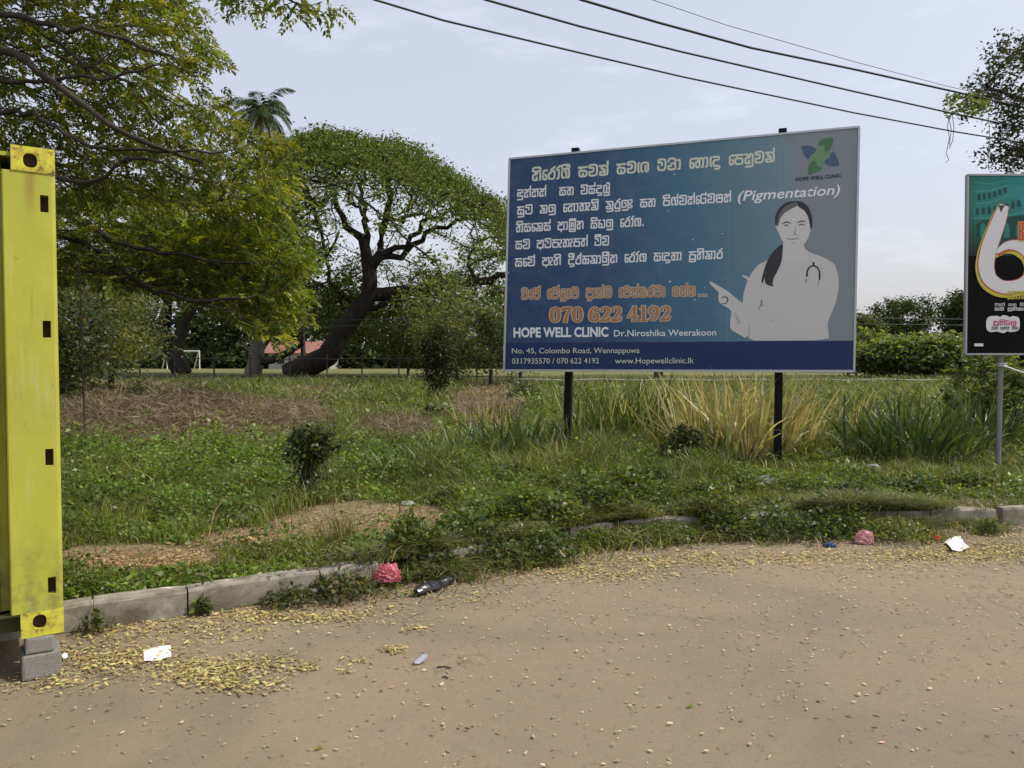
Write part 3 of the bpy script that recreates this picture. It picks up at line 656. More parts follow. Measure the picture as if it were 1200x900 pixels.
def latin(text, p0, p1, cap, B, m, parent, off=0.0022, bold=0.0, shear=0.0, arch=0.0):
    cu = bpy.data.curves.new('t', 'FONT'); cu.body = text; cu.offset = bold; cu.resolution_u = 3; cu.shear = shear
    o = bpy.data.objects.new('t', cu); COL.objects.link(o); bpy.context.view_layer.update()
    me = o.evaluated_get(bpy.context.evaluated_depsgraph_get()).to_mesh()
    V_ = np.empty(len(me.vertices) * 3); me.vertices.foreach_get('co', V_); V_ = V_.reshape(-1, 3)
    me.calc_loop_triangles(); F_ = np.array([t.vertices[:] for t in me.loop_triangles])
    o.evaluated_get(bpy.context.evaluated_depsgraph_get()).to_mesh_clear(); bpy.data.objects.remove(o); bpy.data.curves.remove(cu)
    x0, x1 = V_[:, 0].min(), V_[:, 0].max(); t = (V_[:, 0] - x0) / (x1 - x0); CAPH = 0.70
    W_ = np.array([tuple(B.p(p0[0] + (p1[0] - p0[0]) * a, p0[1] + (p1[1] - p0[1]) * a - b / CAPH * cap, off)) for a, b in zip(t, V_[:, 1])])
    return tag(np_mesh('lettering', W_, F_, m, parent), kind='stuff')
latin('(Pigmentation)', (864.5, 235.6), (984.5, 227.8), 11.6, BB, M_white, panel, bold=0.012, shear=0.22)
latin('HOPE WELL CLINIC', (601.8, 395), (713, 394.2), 10.8, BB, M_white, panel, bold=0.035)
latin('Dr.Niroshika Weerakoon', (719.4, 394.2), (839.2, 393), 7.4, BB, M_white, panel, bold=0.008)
latin('No. 45, Colombo Road, Wennappuwa', (600, 414.2), (749.6, 413.6), 6.4, BB, M_cream, panel, 0.0034)
latin('0317935570 / 070 622 4192', (600, 426.2), (702, 425.8), 6.4, BB, M_cream, panel, 0.0034)
latin('www.Hopewellclinic.lk', (720.6, 426), (813, 425.6), 6.6, BB, M_cream, panel, 0.0034)
latin('HOPE WELL CLINIC', (932.6, 212.4), (986, 207.6), 4.2, BB, M_ink, panel, 0.0034, bold=0.03)

# ---- printed doctor and logo, traced shapes lying on the panel
def poly(name, pts, m, off, B=BB, parent=None, ox=800, oy=220, sc=4.5, sm=1):
    P_ = list(pts)
    if sm:
        for _ in range(sm):
            q = []
            for a, b in zip(P_, P_[1:] + P_[:1]): q += [(a[0] * .8 + b[0] * .2, a[1] * .8 + b[1] * .2), (a[0] * .2 + b[0] * .8, a[1] * .2 + b[1] * .8)]
            P_ = q
    V_ = [B.p(ox + a / sc, oy + b / sc, off) for a, b in P_]
    F_ = tessellate_polygon([[Vector((a, -b, 0)) for a, b in P_]])
    return np_mesh(name, np.array([tuple(v) for v in V_]), np.array(F_), m, parent or panel)
def pline(name, pts, hw, m, off, B=BB, parent=None, ox=800, oy=220, sc=4.5, sm=2):
    t0 = np.linspace(0, 1, len(pts)); P_ = smooth(list(pts), sm); h = hw if isinstance(hw, (list, tuple)) else [hw] * len(pts)
    L_, R_ = ribbon2d(P_, [float(np.interp(t, t0, h)) for t in np.linspace(0, 1, len(P_))]); V_, F_ = [], []
    for a, b in zip(L_, R_): V_ += [tuple(B.p(ox + a[0] / sc, oy + a[1] / sc, off)), tuple(B.p(ox + b[0] / sc, oy + b[1] / sc, off))]
    for i in range(len(L_) - 1): F_.append((2 * i, 2 * i + 1, 2 * i + 3, 2 * i + 2))
    return np_mesh(name, np.array(V_), np.array(F_), m, parent or panel)
poly('doctor_coat', [(500, 330), (443, 385), (400, 405), (370, 440), (345, 480), (325, 540), (315, 600), (318, 700), (345, 795), (370, 800), (368, 807), (773, 804), (768, 760), (763, 712), (790, 650), (812, 590), (825, 510), (818, 450), (800, 400), (740, 365), (680, 345), (645, 325), (640, 300), (530, 290)], M_coat, 0.0018)
poly('doctor_hand', [(318, 612), (290, 590), (262, 565), (235, 545), (220, 535), (150, 494), (140, 499), (147, 512), (192, 552), (187, 575), (191, 604), (208, 618), (250, 640), (258, 658), (250, 700), (250, 745), (290, 770), (340, 797), (350, 720), (330, 650)], M_coat, 0.0024)
poly('doctor_thumb', [(355, 484), (340, 466), (318, 461), (314, 468), (335, 480), (345, 490)], M_coat, 0.0022, sm=0)
poly('doctor_neck', [(530, 280), (527, 350), (540, 380), (590, 400), (650, 380), (660, 335), (636, 322), (640, 300), (650, 270)], M_face, 0.0024)
poly('doctor_face', [(505, 235), (492, 215), (490, 196), (497, 150), (520, 105), (590, 92), (650, 108), (678, 160), (683, 205), (672, 232), (664, 262), (645, 295), (612, 322), (580, 324), (548, 308), (528, 285), (514, 258)], M_face, 0.0030)
poly('doctor_hair', [(488, 190), (492, 145), (512, 105), (548, 75), (598, 67), (602, 98), (570, 112), (535, 135), (515, 160), (508, 185), (500, 208)], M_hair2, 0.0036)
poly('doctor_hair', [(598, 67), (640, 78), (668, 108), (684, 160), (684, 205), (675, 226), (670, 190), (660, 150), (640, 118), (610, 102)], M_hair, 0.0036)
pline('doctor_hair', [(492, 195), (497, 145), (520, 105), (556, 80), (600, 72)], [3, 8, 8, 6, 2], M_hair, 0.0041)
poly('doctor_ponytail', [(530, 294), (505, 310), (470, 345), (445, 385), (430, 430), (418, 475), (415, 505), (424, 500), (434, 470), (433, 500), (445, 512), (478, 523), (474, 508), (478, 480), (500, 440), (520, 395), (527, 345)], M_hair, 0.0036)
pline('doctor_feature', [(528, 190), (545, 180), (572, 188)], [2, 3.2, 1.5], M_hair, 0.0042)
pline('doctor_feature', [(604, 186), (622, 176), (646, 178)], [1.5, 3.2, 2], M_hair, 0.0042)
pline('doctor_feature', [(536, 200), (546, 196), (556, 202)], [2, 5, 2], M_line, 0.0042)
pline('doctor_feature', [(612, 198), (626, 192), (642, 196)], [2, 5, 2], M_line, 0.0042)
pline('doctor_feature', [(596, 205), (594, 228), (586, 244), (602, 248)], [1, 1.6, 2.4, 1.6], M_line, 0.0042)
pline('doctor_feature', [(542, 267), (560, 270), (585, 272), (612, 266)], [1, 2.4, 2.4, 1], M_line, 0.0042)
pline('doctor_feature', [(572, 290), (582, 293), (594, 290)], [.8, 1.4, .8], M_line, 0.0042)
pline('stethoscope', [(655, 466), (656, 440), (668, 418), (690, 410), (712, 420), (723, 445), (722, 482)], [5, 4.5, 4, 4, 4, 4.5, 5], M_hair, 0.0036)
pline('stethoscope', [(690, 396), (690, 410)], [6, 4], M_hair, 0.0040, sm=0)
pline('stethoscope', [(652, 482), (650, 498)], 2, M_hair, 0.0036, sm=0); pline('stethoscope', [(718, 488), (712, 520)], 1.5, M_line, 0.0036, sm=0)
pline('coat_line', [(206, 578), (232, 575), (240, 592), (228, 612), (204, 612)], [2, 4, 4, 3, 2], M_hair2, 0.0036)
pline('coat_line', [(416, 596), (416, 614), (400, 640)], [5, 4, 2], M_line, 0.0036); pline('coat_line', [(418, 618), (428, 622)], 2, M_line, 0.0036, sm=0)
pline('coat_line', [(276, 662), (298, 712)], [6, 8], mat('sleeve_shade', (0.5, 0.5, 0.51)), 0.0036, sm=0)
pline('coat_line', [(352, 726), (350, 790)], [3, 4], bpy.data.materials['sleeve_shade'], 0.0036, sm=0)
pline('coat_line', [(463, 700), (468, 698)], 2.2, M_line, 0.0036, sm=0)
lo = dict(ox=800, oy=130, sc=5.295)
poly('logo_leaf', [(838, 212), (846, 190), (872, 172), (935, 162), (930, 205), (915, 240), (885, 262), (880, 235), (870, 215)], M_dg, 0.0030, **lo)
poly('logo_leaf', [(732, 216), (790, 215), (815, 225), (832, 240), (815, 262), (790, 280), (782, 305), (750, 270)], M_lb, 0.0030, **lo)
poly('logo_leaf', [(975, 340), (920, 345), (885, 330), (878, 312), (905, 292), (918, 265), (935, 250), (955, 280)], M_lb, 0.0030, **lo)
poly('logo_leaf', [(782, 402), (776, 360), (788, 325), (815, 305), (826, 318), (832, 345), (866, 350), (850, 372), (815, 385)], M_dg, 0.0030, **lo)
poly('logo_cross', [(838, 218), (880, 212), (880, 252), (915, 250), (912, 292), (876, 296), (872, 345), (832, 348), (832, 308), (796, 312), (800, 268), (836, 262)], M_lg, 0.0034, sm=0, **lo)
for (a, b) in (((917, 252), (915, 256)), ((856, 259), (845, 275)),):
    pass
for (x_, y_, r1, r2) in ((929.8, 257.2, 1.7, 1.8), (846, 274, 1.3, .5), (812, 281, .8, .7), (790, 204.5, .7, 1), (783, 247, .8, .6), (785, 330, 2, .8), (814, 351.5, 1.6, .5), (636, 243, .5, .8), (754, 262.8, .6, .5), (947, 262, .4, .4), (705, 212, .4, .6), (596, 320, .4, 1.6), (826, 337, .8, .4)):
    poly('torn_spot', [(x_ - r1, y_ + r2 * .4), (x_ + r1 * .2, y_ - r2), (x_ + r1, y_ - r2 * .3), (x_ + r1 * .3, y_ + r2)], M_tear, 0.0062, sm=0, ox=0, oy=0, sc=1)
# vertical joints of the printed sheets
M_seam = mat('sheet_joint', (0.22, 0.33, 0.42), 0.5)
for (a, b, hw) in (((855.5, 164), (852, 399), .45), ((915.5, 158), (913, 236), 1.4)):
    pline('sheet_joint', [a, b], hw * .5, M_seam, 0.0015, sm=0, ox=0, oy=0, sc=1)

# ------------------------------------------------------------------ second billboard (black and teal) at the right edge
P2 = at(1133, 400, 10.0); B2 = Board(P2, Vector((0.0, -1, 0)))
b2 = empty('billboard', (at(1250, 430, 10).x, 10.05, 0.1))
tag(b2, 'black and teal advertising board with a big white 6, on a grey pipe post', 'billboard')
M_bk = mat('black_print', (0.004, 0.004, 0.005), 0.6, 0, 0.08)
M_teal = mat('teal_print', rough=0.45)
_v = coords(M_teal, 'Generated'); _sp = N(M_teal, 'ShaderNodeSeparateXYZ'); Lk(M_teal, _v, _sp.inputs[0])
_c = ramp(M_teal, _sp.outputs[0], [(0.0, (0.012, 0.16, 0.10)), (0.35, (0.03, 0.26, 0.30)), (1.0, (0.05, 0.30, 0.42))])
setc(M_teal, mixc(M_teal, ramp(M_teal, _sp.outputs[2], [(0.02, (0, 0, 0)), (0.6, (1, 1, 1))]), (0.006, 0.012, 0.012), _c))
TL2, TR2, BR2, BL2 = (1134, 205), (1372, 205), (1372, 415), (1131.5, 415)
q2 = slab('print_panel', B2, M_bk, (TL2, TR2, BR2, BL2), -0.03, 0.0, b2)
slab('sky_print', B2, M_teal, ((1135.5, 206.5), (1370, 206.5), (1370, 300), (1134.5, 300)), 0.0, 0.0010, q2)
M_gf = mat('grey_frame', (0.35, 0.35, 0.37), 0.5, 0.3)
for a, b in ((TL2, TR2), (TR2, BR2), (BR2, BL2), (BL2, TL2)):
    pa, pb = B2.p(*a), B2.p(*b); d = (pb - pa).normalized(); up = d.cross(B2.n).normalized()
    bm = bmesh.new(); prism(bm, [pa - up * .012 + B2.n * .012, pb - up * .012 + B2.n * .012, pb + up * .012 + B2.n * .012, pa + up * .012 + B2.n * .012], -B2.n * 0.05); bm_obj('frame_bar', bm, M_gf, b2)
o7 = dict(B=B2, parent=q2, ox=1000, oy=190, sc=3.6)
M_t1 = mat('tower_mid', (0.022, 0.19, 0.16), 0.5); M_t2 = mat('tower_dark', (0.006, 0.055, 0.05), 0.5); M_t3 = mat('tower_light', (0.045, 0.27, 0.24), 0.5)
# a round arcaded tower in three tiers
for (pts, m) in (([(512, 110), (560, 62), (640, 62), (648, 100), (650, 150), (515, 170)], M_t1), ([(505, 190), (530, 170), (690, 150), (715, 180), (714, 225), (508, 240)], M_t1), ([(515, 245), (800, 215), (800, 325), (525, 330)], M_t2)):
    poly('tower_tier', pts, m, 0.0016, sm=1, **o7)
for yy in ((510, 125, 655, 95), (512, 175, 655, 140), (505, 238, 720, 210), (515, 85, 645, 78)):
    pline('tower_cornice', [(yy[0], yy[1]), ((yy[0] + yy[2]) / 2, (yy[1] + yy[3]) / 2 + 12), (yy[2], yy[3])], 3.2, M_t3, 0.0022, **o7)
for k in range(6):
    x_ = 524 + k * 22; y_ = 158 - k * 6 + (9 - abs(k - 2.5) * 2.6)
    poly('tower_arch', [(x_, y_), (x_, y_ - 22), (x_ + 6, y_ - 28), (x_ + 12, y_ - 22), (x_ + 12, y_)], M_t2, 0.0022, sm=0, **o7)
for k in range(8):
    x_ = 516 + k * 25; y_ = 222 - k * 5 + (9 - abs(k - 3.5) * 2.2)
    poly('tower_arch', [(x_, y_), (x_, y_ - 24), (x_ + 7, y_ - 31), (x_ + 14, y_ - 24), (x_ + 14, y_)], M_t2, 0.0022, sm=0, **o7)
for k in range(4):
    x_ = 535 + k * 50; poly('tower_arch', [(x_, 318), (x_, 268), (x_ + 12, 255), (x_ + 24, 268), (x_ + 24, 318)], M_t1, 0.0022, sm=0, **o7)
M_w6 = mat('white_six', (0.66, 0.66, 0.68), 0.4); M_y6 = mat('yellow_edge', (0.50, 0.46, 0.05), 0.4); M_o6 = mat('orange_inner', (0.42, 0.10, 0.05), 0.4)
P6 = [(632, 195), (612, 250), (586, 320), (566, 380), (558, 440), (572, 495), (625, 530), (700, 525), (757, 485), (768, 425), (742, 375), (690, 348), (640, 352), (606, 380)]
H6 = [20, 28, 32, 33, 33, 30, 26, 26, 30, 32, 28, 20, 13, 5]
pline('numeral_edge', [(a - 7, b + 12) for a, b in P6], [h + 6 for h in H6], M_y6, 0.0028, **o7)
pline('numeral_edge', [(a + 6, b + 2) for a, b in P6[9:]], [h + 8 for h in H6[9:]], M_o6, 0.0033, **o7)
pline('numeral_edge', [(a - 1, b + 1) for a, b in P6[:11]], [h + 4 for h in H6[:11]], M_o6, 0.0031, **o7)
pline('numeral', P6, H6, M_w6, 0.0038, **o7)
poly('numeral_notch', [(612, 182), (622, 214), (630, 196), (640, 182)], M_t2, 0.0044, sm=0, **o7)
M_red = mat('red_print', (0.50, 0.04, 0.03), 0.4); M_gold = mat('gold_print', (0.5, 0.33, 0.08), 0.4)
poly('red_letter_plate', [(693, 250), (800, 250), (800, 338), (693, 333)], M_gold, 0.0048, sm=0, **o7)
poly('red_letter_plate', [(697, 255), (796, 255), (796, 333), (697, 328)], M_red, 0.0053, sm=0, **o7)
for s_ in ([(706, 262), (706, 322)], [(720, 262), (720, 322)], [(706, 292), (720, 292)]): pline('lettering', s_, 3, M_gold, 0.0058 + .0002 * s_[0][0] / 706, sm=0, **o7)
def sinh2(text, p0, p1, h, m, half, off): S_, W_ = layout(text); put_strokes('lettering', B2, S_, W_, p0, p1, h, m, half, off, q2, 1)
sinh2('හොඳ රස', (1180, 350), (1226, 349), 8, M_y6, 1.0, 0.0045)
sinh2('ඔබේ සහ සියලු රෝග', (1165.5, 358.5), (1228, 358.5), 2.6, M_w6, 0.7, 0.0022)
sinh2('සම ප්රතිකාර සඳහා', (1165.5, 363.6), (1228, 363.6), 2.8, M_w6, 1.0, 0.0022)
poly('badge', [(560, 665), (572, 650), (610, 648), (618, 655), (628, 645), (650, 648), (660, 655), (672, 648), (700, 655), (703, 690), (697, 712), (660, 718), (650, 712), (635, 722), (618, 718), (605, 714), (575, 718), (560, 705)], M_w6, 0.0022, sm=1, **o7)
sinh2('ප්රතිඵල'.replace('ඵ', 'ට'), (1164, 380.5), (1191, 380.5), 4.2, mat('pink_ink', (0.5, 0.05, 0.14)), 1.0, 0.0030)
sinh2('සහ ගන්න මස', (1162, 386), (1193, 386), 2.8, M_bk, 0.9, 0.0030)
poly('small_tag', [(510, 765), (548, 765), (548, 777), (510, 777)], M_w6, 0.0022, sm=0, **o7)
M_pipe = M_galv
for px_ in (1175, 1330):
    a_ = at(px_, 408, 10.0); a_ = Vector((a_.x, 10.09, at(px_, 225, 10).z)); bm = bmesh.new()
    a_.x += .05; tube(bm, [a_, (a_.x - 0.02, 10.09, 0.0)], 0.031, 12)
    bm_obj('post', bm, M_pipe, b2, smooth=False)
for yy in (235, 310, 385):
    pa, pb = B2.p(1140, yy, -0.045), B2.p(1365, yy, -0.045); bm = bmesh.new(); prism(bm, [pa, pb, pb + Vector((0, 0, .03)), pa + Vector((0, 0, .03))], Vector((0, .02, 0))); bm_obj('back_strut', bm, M_galv, b2)
# pale strap tied round the pipe post and running off to the right
bm = bmesh.new(); a_ = at(1175, 430, 10.05)
pts = [at(px_, py_, 10.0) for px_, py_ in ((1176, 429), (1183, 431), (1190, 433.5), (1200, 437), (1230, 446), (1270, 456))]
tube(bm, pts, 0.012, 6)
tube(bm, [a_ + Vector((0.05 * math.cos(t), 0.05 * math.sin(t), 0.004 * t)) for t in np.linspace(0, 12.6, 26)], 0.008, 6)
tag(bm_obj('pale_strap', bm, mat('pale_rope', (0.62, 0.62, 0.60))), 'white rope tied round the grey pipe below the black advertising board', 'rope')

# ------------------------------------------------------------------ overhead cables
def cable(pxs, rad, lab):
    (xa, ya), (xb, yb) = pxs[0], pxs[-1]; P_ = []
    Yf = lambda px_: 7.5 + (px_ - 440) / 760 * 5.0
    for px_, py_ in pxs: P_.append(at(px_, py_, max(Yf(px_), 3.2)))
    bm = bmesh.new(); tube(bm, P_, rad, 6)
    for f_ in bm.faces: f_.smooth = True
    return tag(bm_obj('overhead_cable', bm, M_cable), lab, 'cable', 'overhead cables')
cable([(-200, -290), (100, -120), (440, 0), (520, 24), (680, 62), (800, 90), (1000, 132), (1117, 154), (1173, 163), (1300, 184), (1500, 212)], 0.011, 'lowest of the black overhead cables, passing just above the blue billboard')
cable([(-100, -265), (250, -115), (570, 0), (680, 31), (800, 61), (1000, 107), (1117, 133), (1200, 150), (1350, 176), (1500, 200)], 0.0125, 'second lowest black overhead cable, between the low one and the thickest one')
cable([(-60, -290), (350, -125), (682, 0), (770, 26), (880, 56), (1000, 81), (1117, 107), (1200, 126), (1350, 156), (1500, 184)], 0.015, 'thickest black overhead cable, running into the leafy creeper at right')
cable([(100, -260), (450, -120), (765, 0), (850, 29), (1000, 72), (1110, 101), (1200, 121), (1350, 150), (1500, 176)], 0.004, 'thin wire, highest of the overhead cables')

# ------------------------------------------------------------------ vegetation toolkit
def unit(a): return a / np.maximum(np.linalg.norm(a, axis=-1, keepdims=True), 1e-9)
def cards(P, L_, W_, axis=None, up=0.6, jit=0.7, rng=R, hexa=False):
    """leaf-shaped quads: P base points, L lengths, W widths; axis = preferred pointing direction"""
    n = len(P); L_ = np.broadcast_to(L_, (n,))[:, None]; W_ = np.broadcast_to(W_, (n,))[:, None]
    a = rng.normal(size=(n, 3)); a[:, 2] *= 0.6; a = unit(a)
    if axis is not None: a = unit(np.asarray(axis) + jit * a)
    nr = rng.normal(size=(n, 3)); nr[:, 2] += up * 2; s = unit(np.cross(a, nr)); nn = np.cross(s, a)
    V = np.empty((n, 4, 3))
    V[:, 0] = P; V[:, 1] = P + a * L_ * .45 + s * W_ * .5 + nn * L_ * .06; V[:, 2] = P + a * L_ - nn * L_ * .08; V[:, 3] = P + a * L_ * .45 - s * W_ * .5 + nn * L_ * .06
    return V.reshape(-1, 3), np.arange(n * 4).reshape(n, 4)
def colvar(n, base, var=0.25, alt=None, pa=0.0, rng=R):
    c = np.array(base)[None] * (1 + var * rng.normal(size=(n, 1))).clip(.45, 1.8) * (1 + 0.08 * rng.normal(size=(n, 3)))
    if alt is not None:
        k = rng.random(n) < pa; c[k] = np.array(alt)[None] * (1 + var * rng.normal(size=(k.sum(), 1))).clip(.5, 1.7)
    return c.clip(0.004, 0.9)
def leaves_obj(name, P, L_, W_, col, m, parent, **kw):
    V, F = cards(P, L_, W_, **kw)
    return np_mesh(name, V, F, m, parent, np.repeat(col, 4, 0))

def colonize(P0, par0, A, step, infl, kill, iters, trop=(0, 0, 0), rng=R, cap=9000):
    P = [np.array(p, float) for p in P0]; par = list(par0); A = np.array(A, float)
    arr = np.empty((cap, 3)); arr[:len(P)] = P; n = len(P)
    bd = np.full(len(A), 1e9); bi = np.zeros(len(A), int)
    def upd(lo, hi):
        for j in range(lo, hi):
            d = np.linalg.norm(A - arr[j], axis=1); m = d < bd; bd[m] = d[m]; bi[m] = j
    upd(0, n); trop = np.array(trop); seen = {}
    for _ in range(iters):
        act = bd < infl
        if not act.any(): break
        ids = np.unique(bi[act]); n0 = n
        for i in ids:
            m = act & (bi == i); d = unit(A[m] - arr[i]).sum(0) + trop + rng.normal(size=3) * 0.15
            d = d / (np.linalg.norm(d) + 1e-9); k = seen.get(i, 0)
            if k > 3 or n >= cap: continue
            seen[i] = k + 1
            arr[n] = arr[i] + d * step; par.append(int(i)); n += 1
        if n == n0: break
        upd(n0, n)
        keep = bd > kill
        if not keep.any(): break
        A = A[keep]; bd = bd[keep]; bi = bi[keep]
    return arr[:n].copy(), par
def radii(P, par, tip, expo=2.3, minr=None):
    n = len(P); acc = np.zeros(n); ch = np.zeros(n, int)
    for i in range(n):
        if par[i] >= 0: ch[par[i]] += 1
    r = np.zeros(n)
    for i in range(n - 1, -1, -1):
        r[i] = tip if ch[i] == 0 else acc[i] ** (1 / expo)
        if minr is not None: r[i] = max(r[i], minr[i])
        if par[i] >= 0: acc[par[i]] += r[i] ** expo
    return r, ch
def wood(name, P, par, r, m, parent, rmin=0.0, sides=6):
    V, F = [], []; P = np.asarray(P); idx = [i for i in range(len(P)) if par[i] >= 0 and r[i] >= rmin]
    if not idx: return None
    first = {}
    dirs = {i: unit(P[i] - P[par[i]]) for i in range(len(P)) if par[i] >= 0}
    kids = {}
    for i in idx: kids.setdefault(par[i], []).append(i)
    main = {p: max(c, key=lambda k: r[k]) for p, c in kids.items()}
    ang = np.arange(sides) * 2 * math.pi / sides; ringid = {}
    def ring(p, d, rad):
        u = np.cross(d, [0.13, 0.21, 0.97]); u /= np.linalg.norm(u) + 1e-9; v = np.cross(d, u); b = len(V)
        for t in ang: V.append(p + (u * math.cos(t) + v * math.sin(t)) * rad)
        return b
    for i in idx:
        p = par[i]; d = dirs[i]
        if p in ringid and main.get(p) == i: a = ringid[p]
        else: a = ring(P[p], d, min(r[p], r[i] * 1.25))
        dd = d
        if i in main: dd = unit(d + dirs[main[i]])
        b = ring(P[i], dd, r[i]); ringid[i] = b
        for k in range(sides): F.append((a + k, a + (k + 1) % sides, b + (k + 1) % sides, b + k))
    return np_mesh(name, np.array(V), np.array(F), m, parent, None, True)
def subdiv(pts, step, wob=0.0, rng=R):
    out = [np.array(pts[0], float)]
    for a, b in zip(pts, pts[1:]):
        a, b = np.array(a, float), np.array(b, float); k = max(1, int(round(np.linalg.norm(b - a) / step)))
        for j in range(1, k + 1): out.append(a + (b - a) * j / k + rng.normal(size=3) * wob * step)
    return out
class Skel:
    def __init__(s): s.P, s.par, s.mr = [], [], []
    def limb(s, pts, r0, r1, step, attach=True, wob=0.12):
        q = subdiv(pts, step, wob); n = len(q)
        base = -1
        if s.P and attach:
            base = int(np.argmin(np.linalg.norm(np.array(s.P) - q[0], axis=1))); 
            if np.linalg.norm(s.P[base] - q[0]) > step * 1.2:
                k = subdiv([s.P[base], q[0]], step)[1:-1]
                for z in k: s.P.append(z); s.par.append(base); s.mr.append(r0); base = len(s.P) - 1
            else: q = q[1:]
        for i, z in enumerate(q):
            s.P.append(z); s.par.append(base); s.mr.append(r0 + (r1 - r0) * (i / max(1, n - 1))); base = len(s.P) - 1
def inpoly(px, py, poly_):
    c = np.zeros(len(px), bool); n = len(poly_)
    for i in range(n):
        x1, y1 = poly_[i]; x2, y2 = poly_[(i + 1) % n]
        t = ((y1 > py) != (y2 > py)) & (px < (x2 - x1) * (py - y1) / ((y2 - y1) or 1e-9) + x1); c ^= t
    return c
def poly_points(n, poly_, Y0, Y1, rng=R):
    a = np.array(poly_); lo, hi = a.min(0), a.max(0); out = []
    px = rng.uniform(lo[0], hi[0], n * 4); py = rng.uniform(lo[1], hi[1], n * 4); k = inpoly(px, py, poly_); px, py = px[k][:n], py[k][:n]
    Y = rng.uniform(Y0, Y1, len(px))
    x = (px - 600) / FOC; z = (450 - py) / FOC; dx, dy, dz = x, ct + z * st, -st + z * ct
    return np.stack([dx / dy * Y, Y, EYE + dz / dy * Y], -1)
def spray(P, par, r, tipr, k, spread, flat, rng=R):
    """k points scattered round every thin node"""
    P = np.asarray(P); t = P[np.asarray(r) <= tipr]; q = np.repeat(t, k, 0)
    o = rng.normal(size=q.shape) * spread; o[:, 2] *= flat
    return q + o

# ------------------------------------------------------------------ near rain tree reaching in from the left
def near_tree(name_label, trunk_pts, tr, limbs, polys, natt, step, infl, kill, tipr, tip, kleaf, spread, leafL, leafW, colb, alt, pa, droop=(0.35, -0.1, -0.45), cap=6000, flat=.35):
    root = empty('rain_tree', tuple(trunk_pts[0])); tag(root, name_label, 'tree')
    s = Skel(); s.limb(trunk_pts, tr, tr * .7, step * 1.5, wob=.03)
    for l in limbs: s.limb([at(*q) if not isinstance(q, Vector) else q for q in l[0]], l[1], l[2], step)
    A = np.concatenate([poly_points(int(natt * f), pl, y0, y1) for pl, y0, y1, f in polys])
    P, par = colonize(s.P, s.par, A, step, infl, kill, 60, cap=cap)
    mr = np.array(list(s.mr) + [0] * (len(P) - len(s.P))); r, ch = radii(P, par, tip, 2.35, mr)
    tk = wood('trunk', P, par, r, M_bark, root, 0, 6)
    # pinnate sprays: rachis points with leaflet pairs
    T = P[r <= tipr]; par_ = np.array(par)[r <= tipr]; D = unit(T - P[par_])
    n = len(T) * kleaf; base = np.repeat(T, kleaf, 0); dirn = np.repeat(D, kleaf, 0)
    ax = unit(dirn * .6 + R.normal(size=(n, 3)) * [.8, .8, .35] + np.array(droop)); off = R.normal(size=(n, 3)) * spread; off[:, 2] *= flat
    base = base + off
    NL = 6; side = unit(np.cross(ax, [0, 0, 1.0] + R.normal(size=(n, 3)) * .5))
    Ls = leafL * R.uniform(.7, 1.3, n)
    pts, axs = [], []
    for j in range(NL):
        t = (j + .5) / NL
        for sg in (-1, 1):
            pts.append(base + ax * (Ls * 3.0 * t)[:, None] + np.array([0, 0, -1]) * (Ls * .5 * t * t)[:, None]); axs.append(ax * .7 + side * sg * .8 + [0, 0, -.12])
    c0 = colvar(n, colb, .22, alt, pa); cn = vnoise(base[:, 0] + base[:, 2], base[:, 1] + base[:, 2] * 2, spread * 5, 3)[:, None]
    c0 = c0 * (0.6 + .8 * cn) 
    C = np.tile(c0, (NL * 2, 1)); PT = np.concatenate(pts); AX = unit(np.concatenate(axs)); LL = np.tile(Ls, NL * 2)
    leaves_obj('crown', PT, LL, LL * (leafW / leafL), C, M_leaf, root, axis=AX, jit=.18, up=1.0)
    return root, len(PT)
PA = [(-260, -260), (170, -200), (205, -20), (240, 8), (256, 24), (228, 30), (240, 48), (262, 66), (260, 80), (215, 84), (190, 88), (212, 100), (250, 112), (286, 135), (335, 165), (352, 186), (330, 205), (250, 235), (60, 245), (-200, 240)]
PB = [(-60, 215), (60, 220), (200, 225), (330, 200), (345, 236), (332, 262), (360, 290), (368, 312), (345, 340), (356, 352), (340, 385), (318, 398), (280, 372), (235, 345), (150, 340), (60, 330), (-100, 340)]
PT_ = [(240, -60), (340, -60), (372, 0), (388, 14), (345, 14), (332, 24), (310, 8), (268, 6), (250, -10)]
tr1 = [Vector((-9.8, 12.5, 0.05)), Vector((-9.6, 12.4, 2.2)), Vector((-9.4, 12.2, 4.0))]
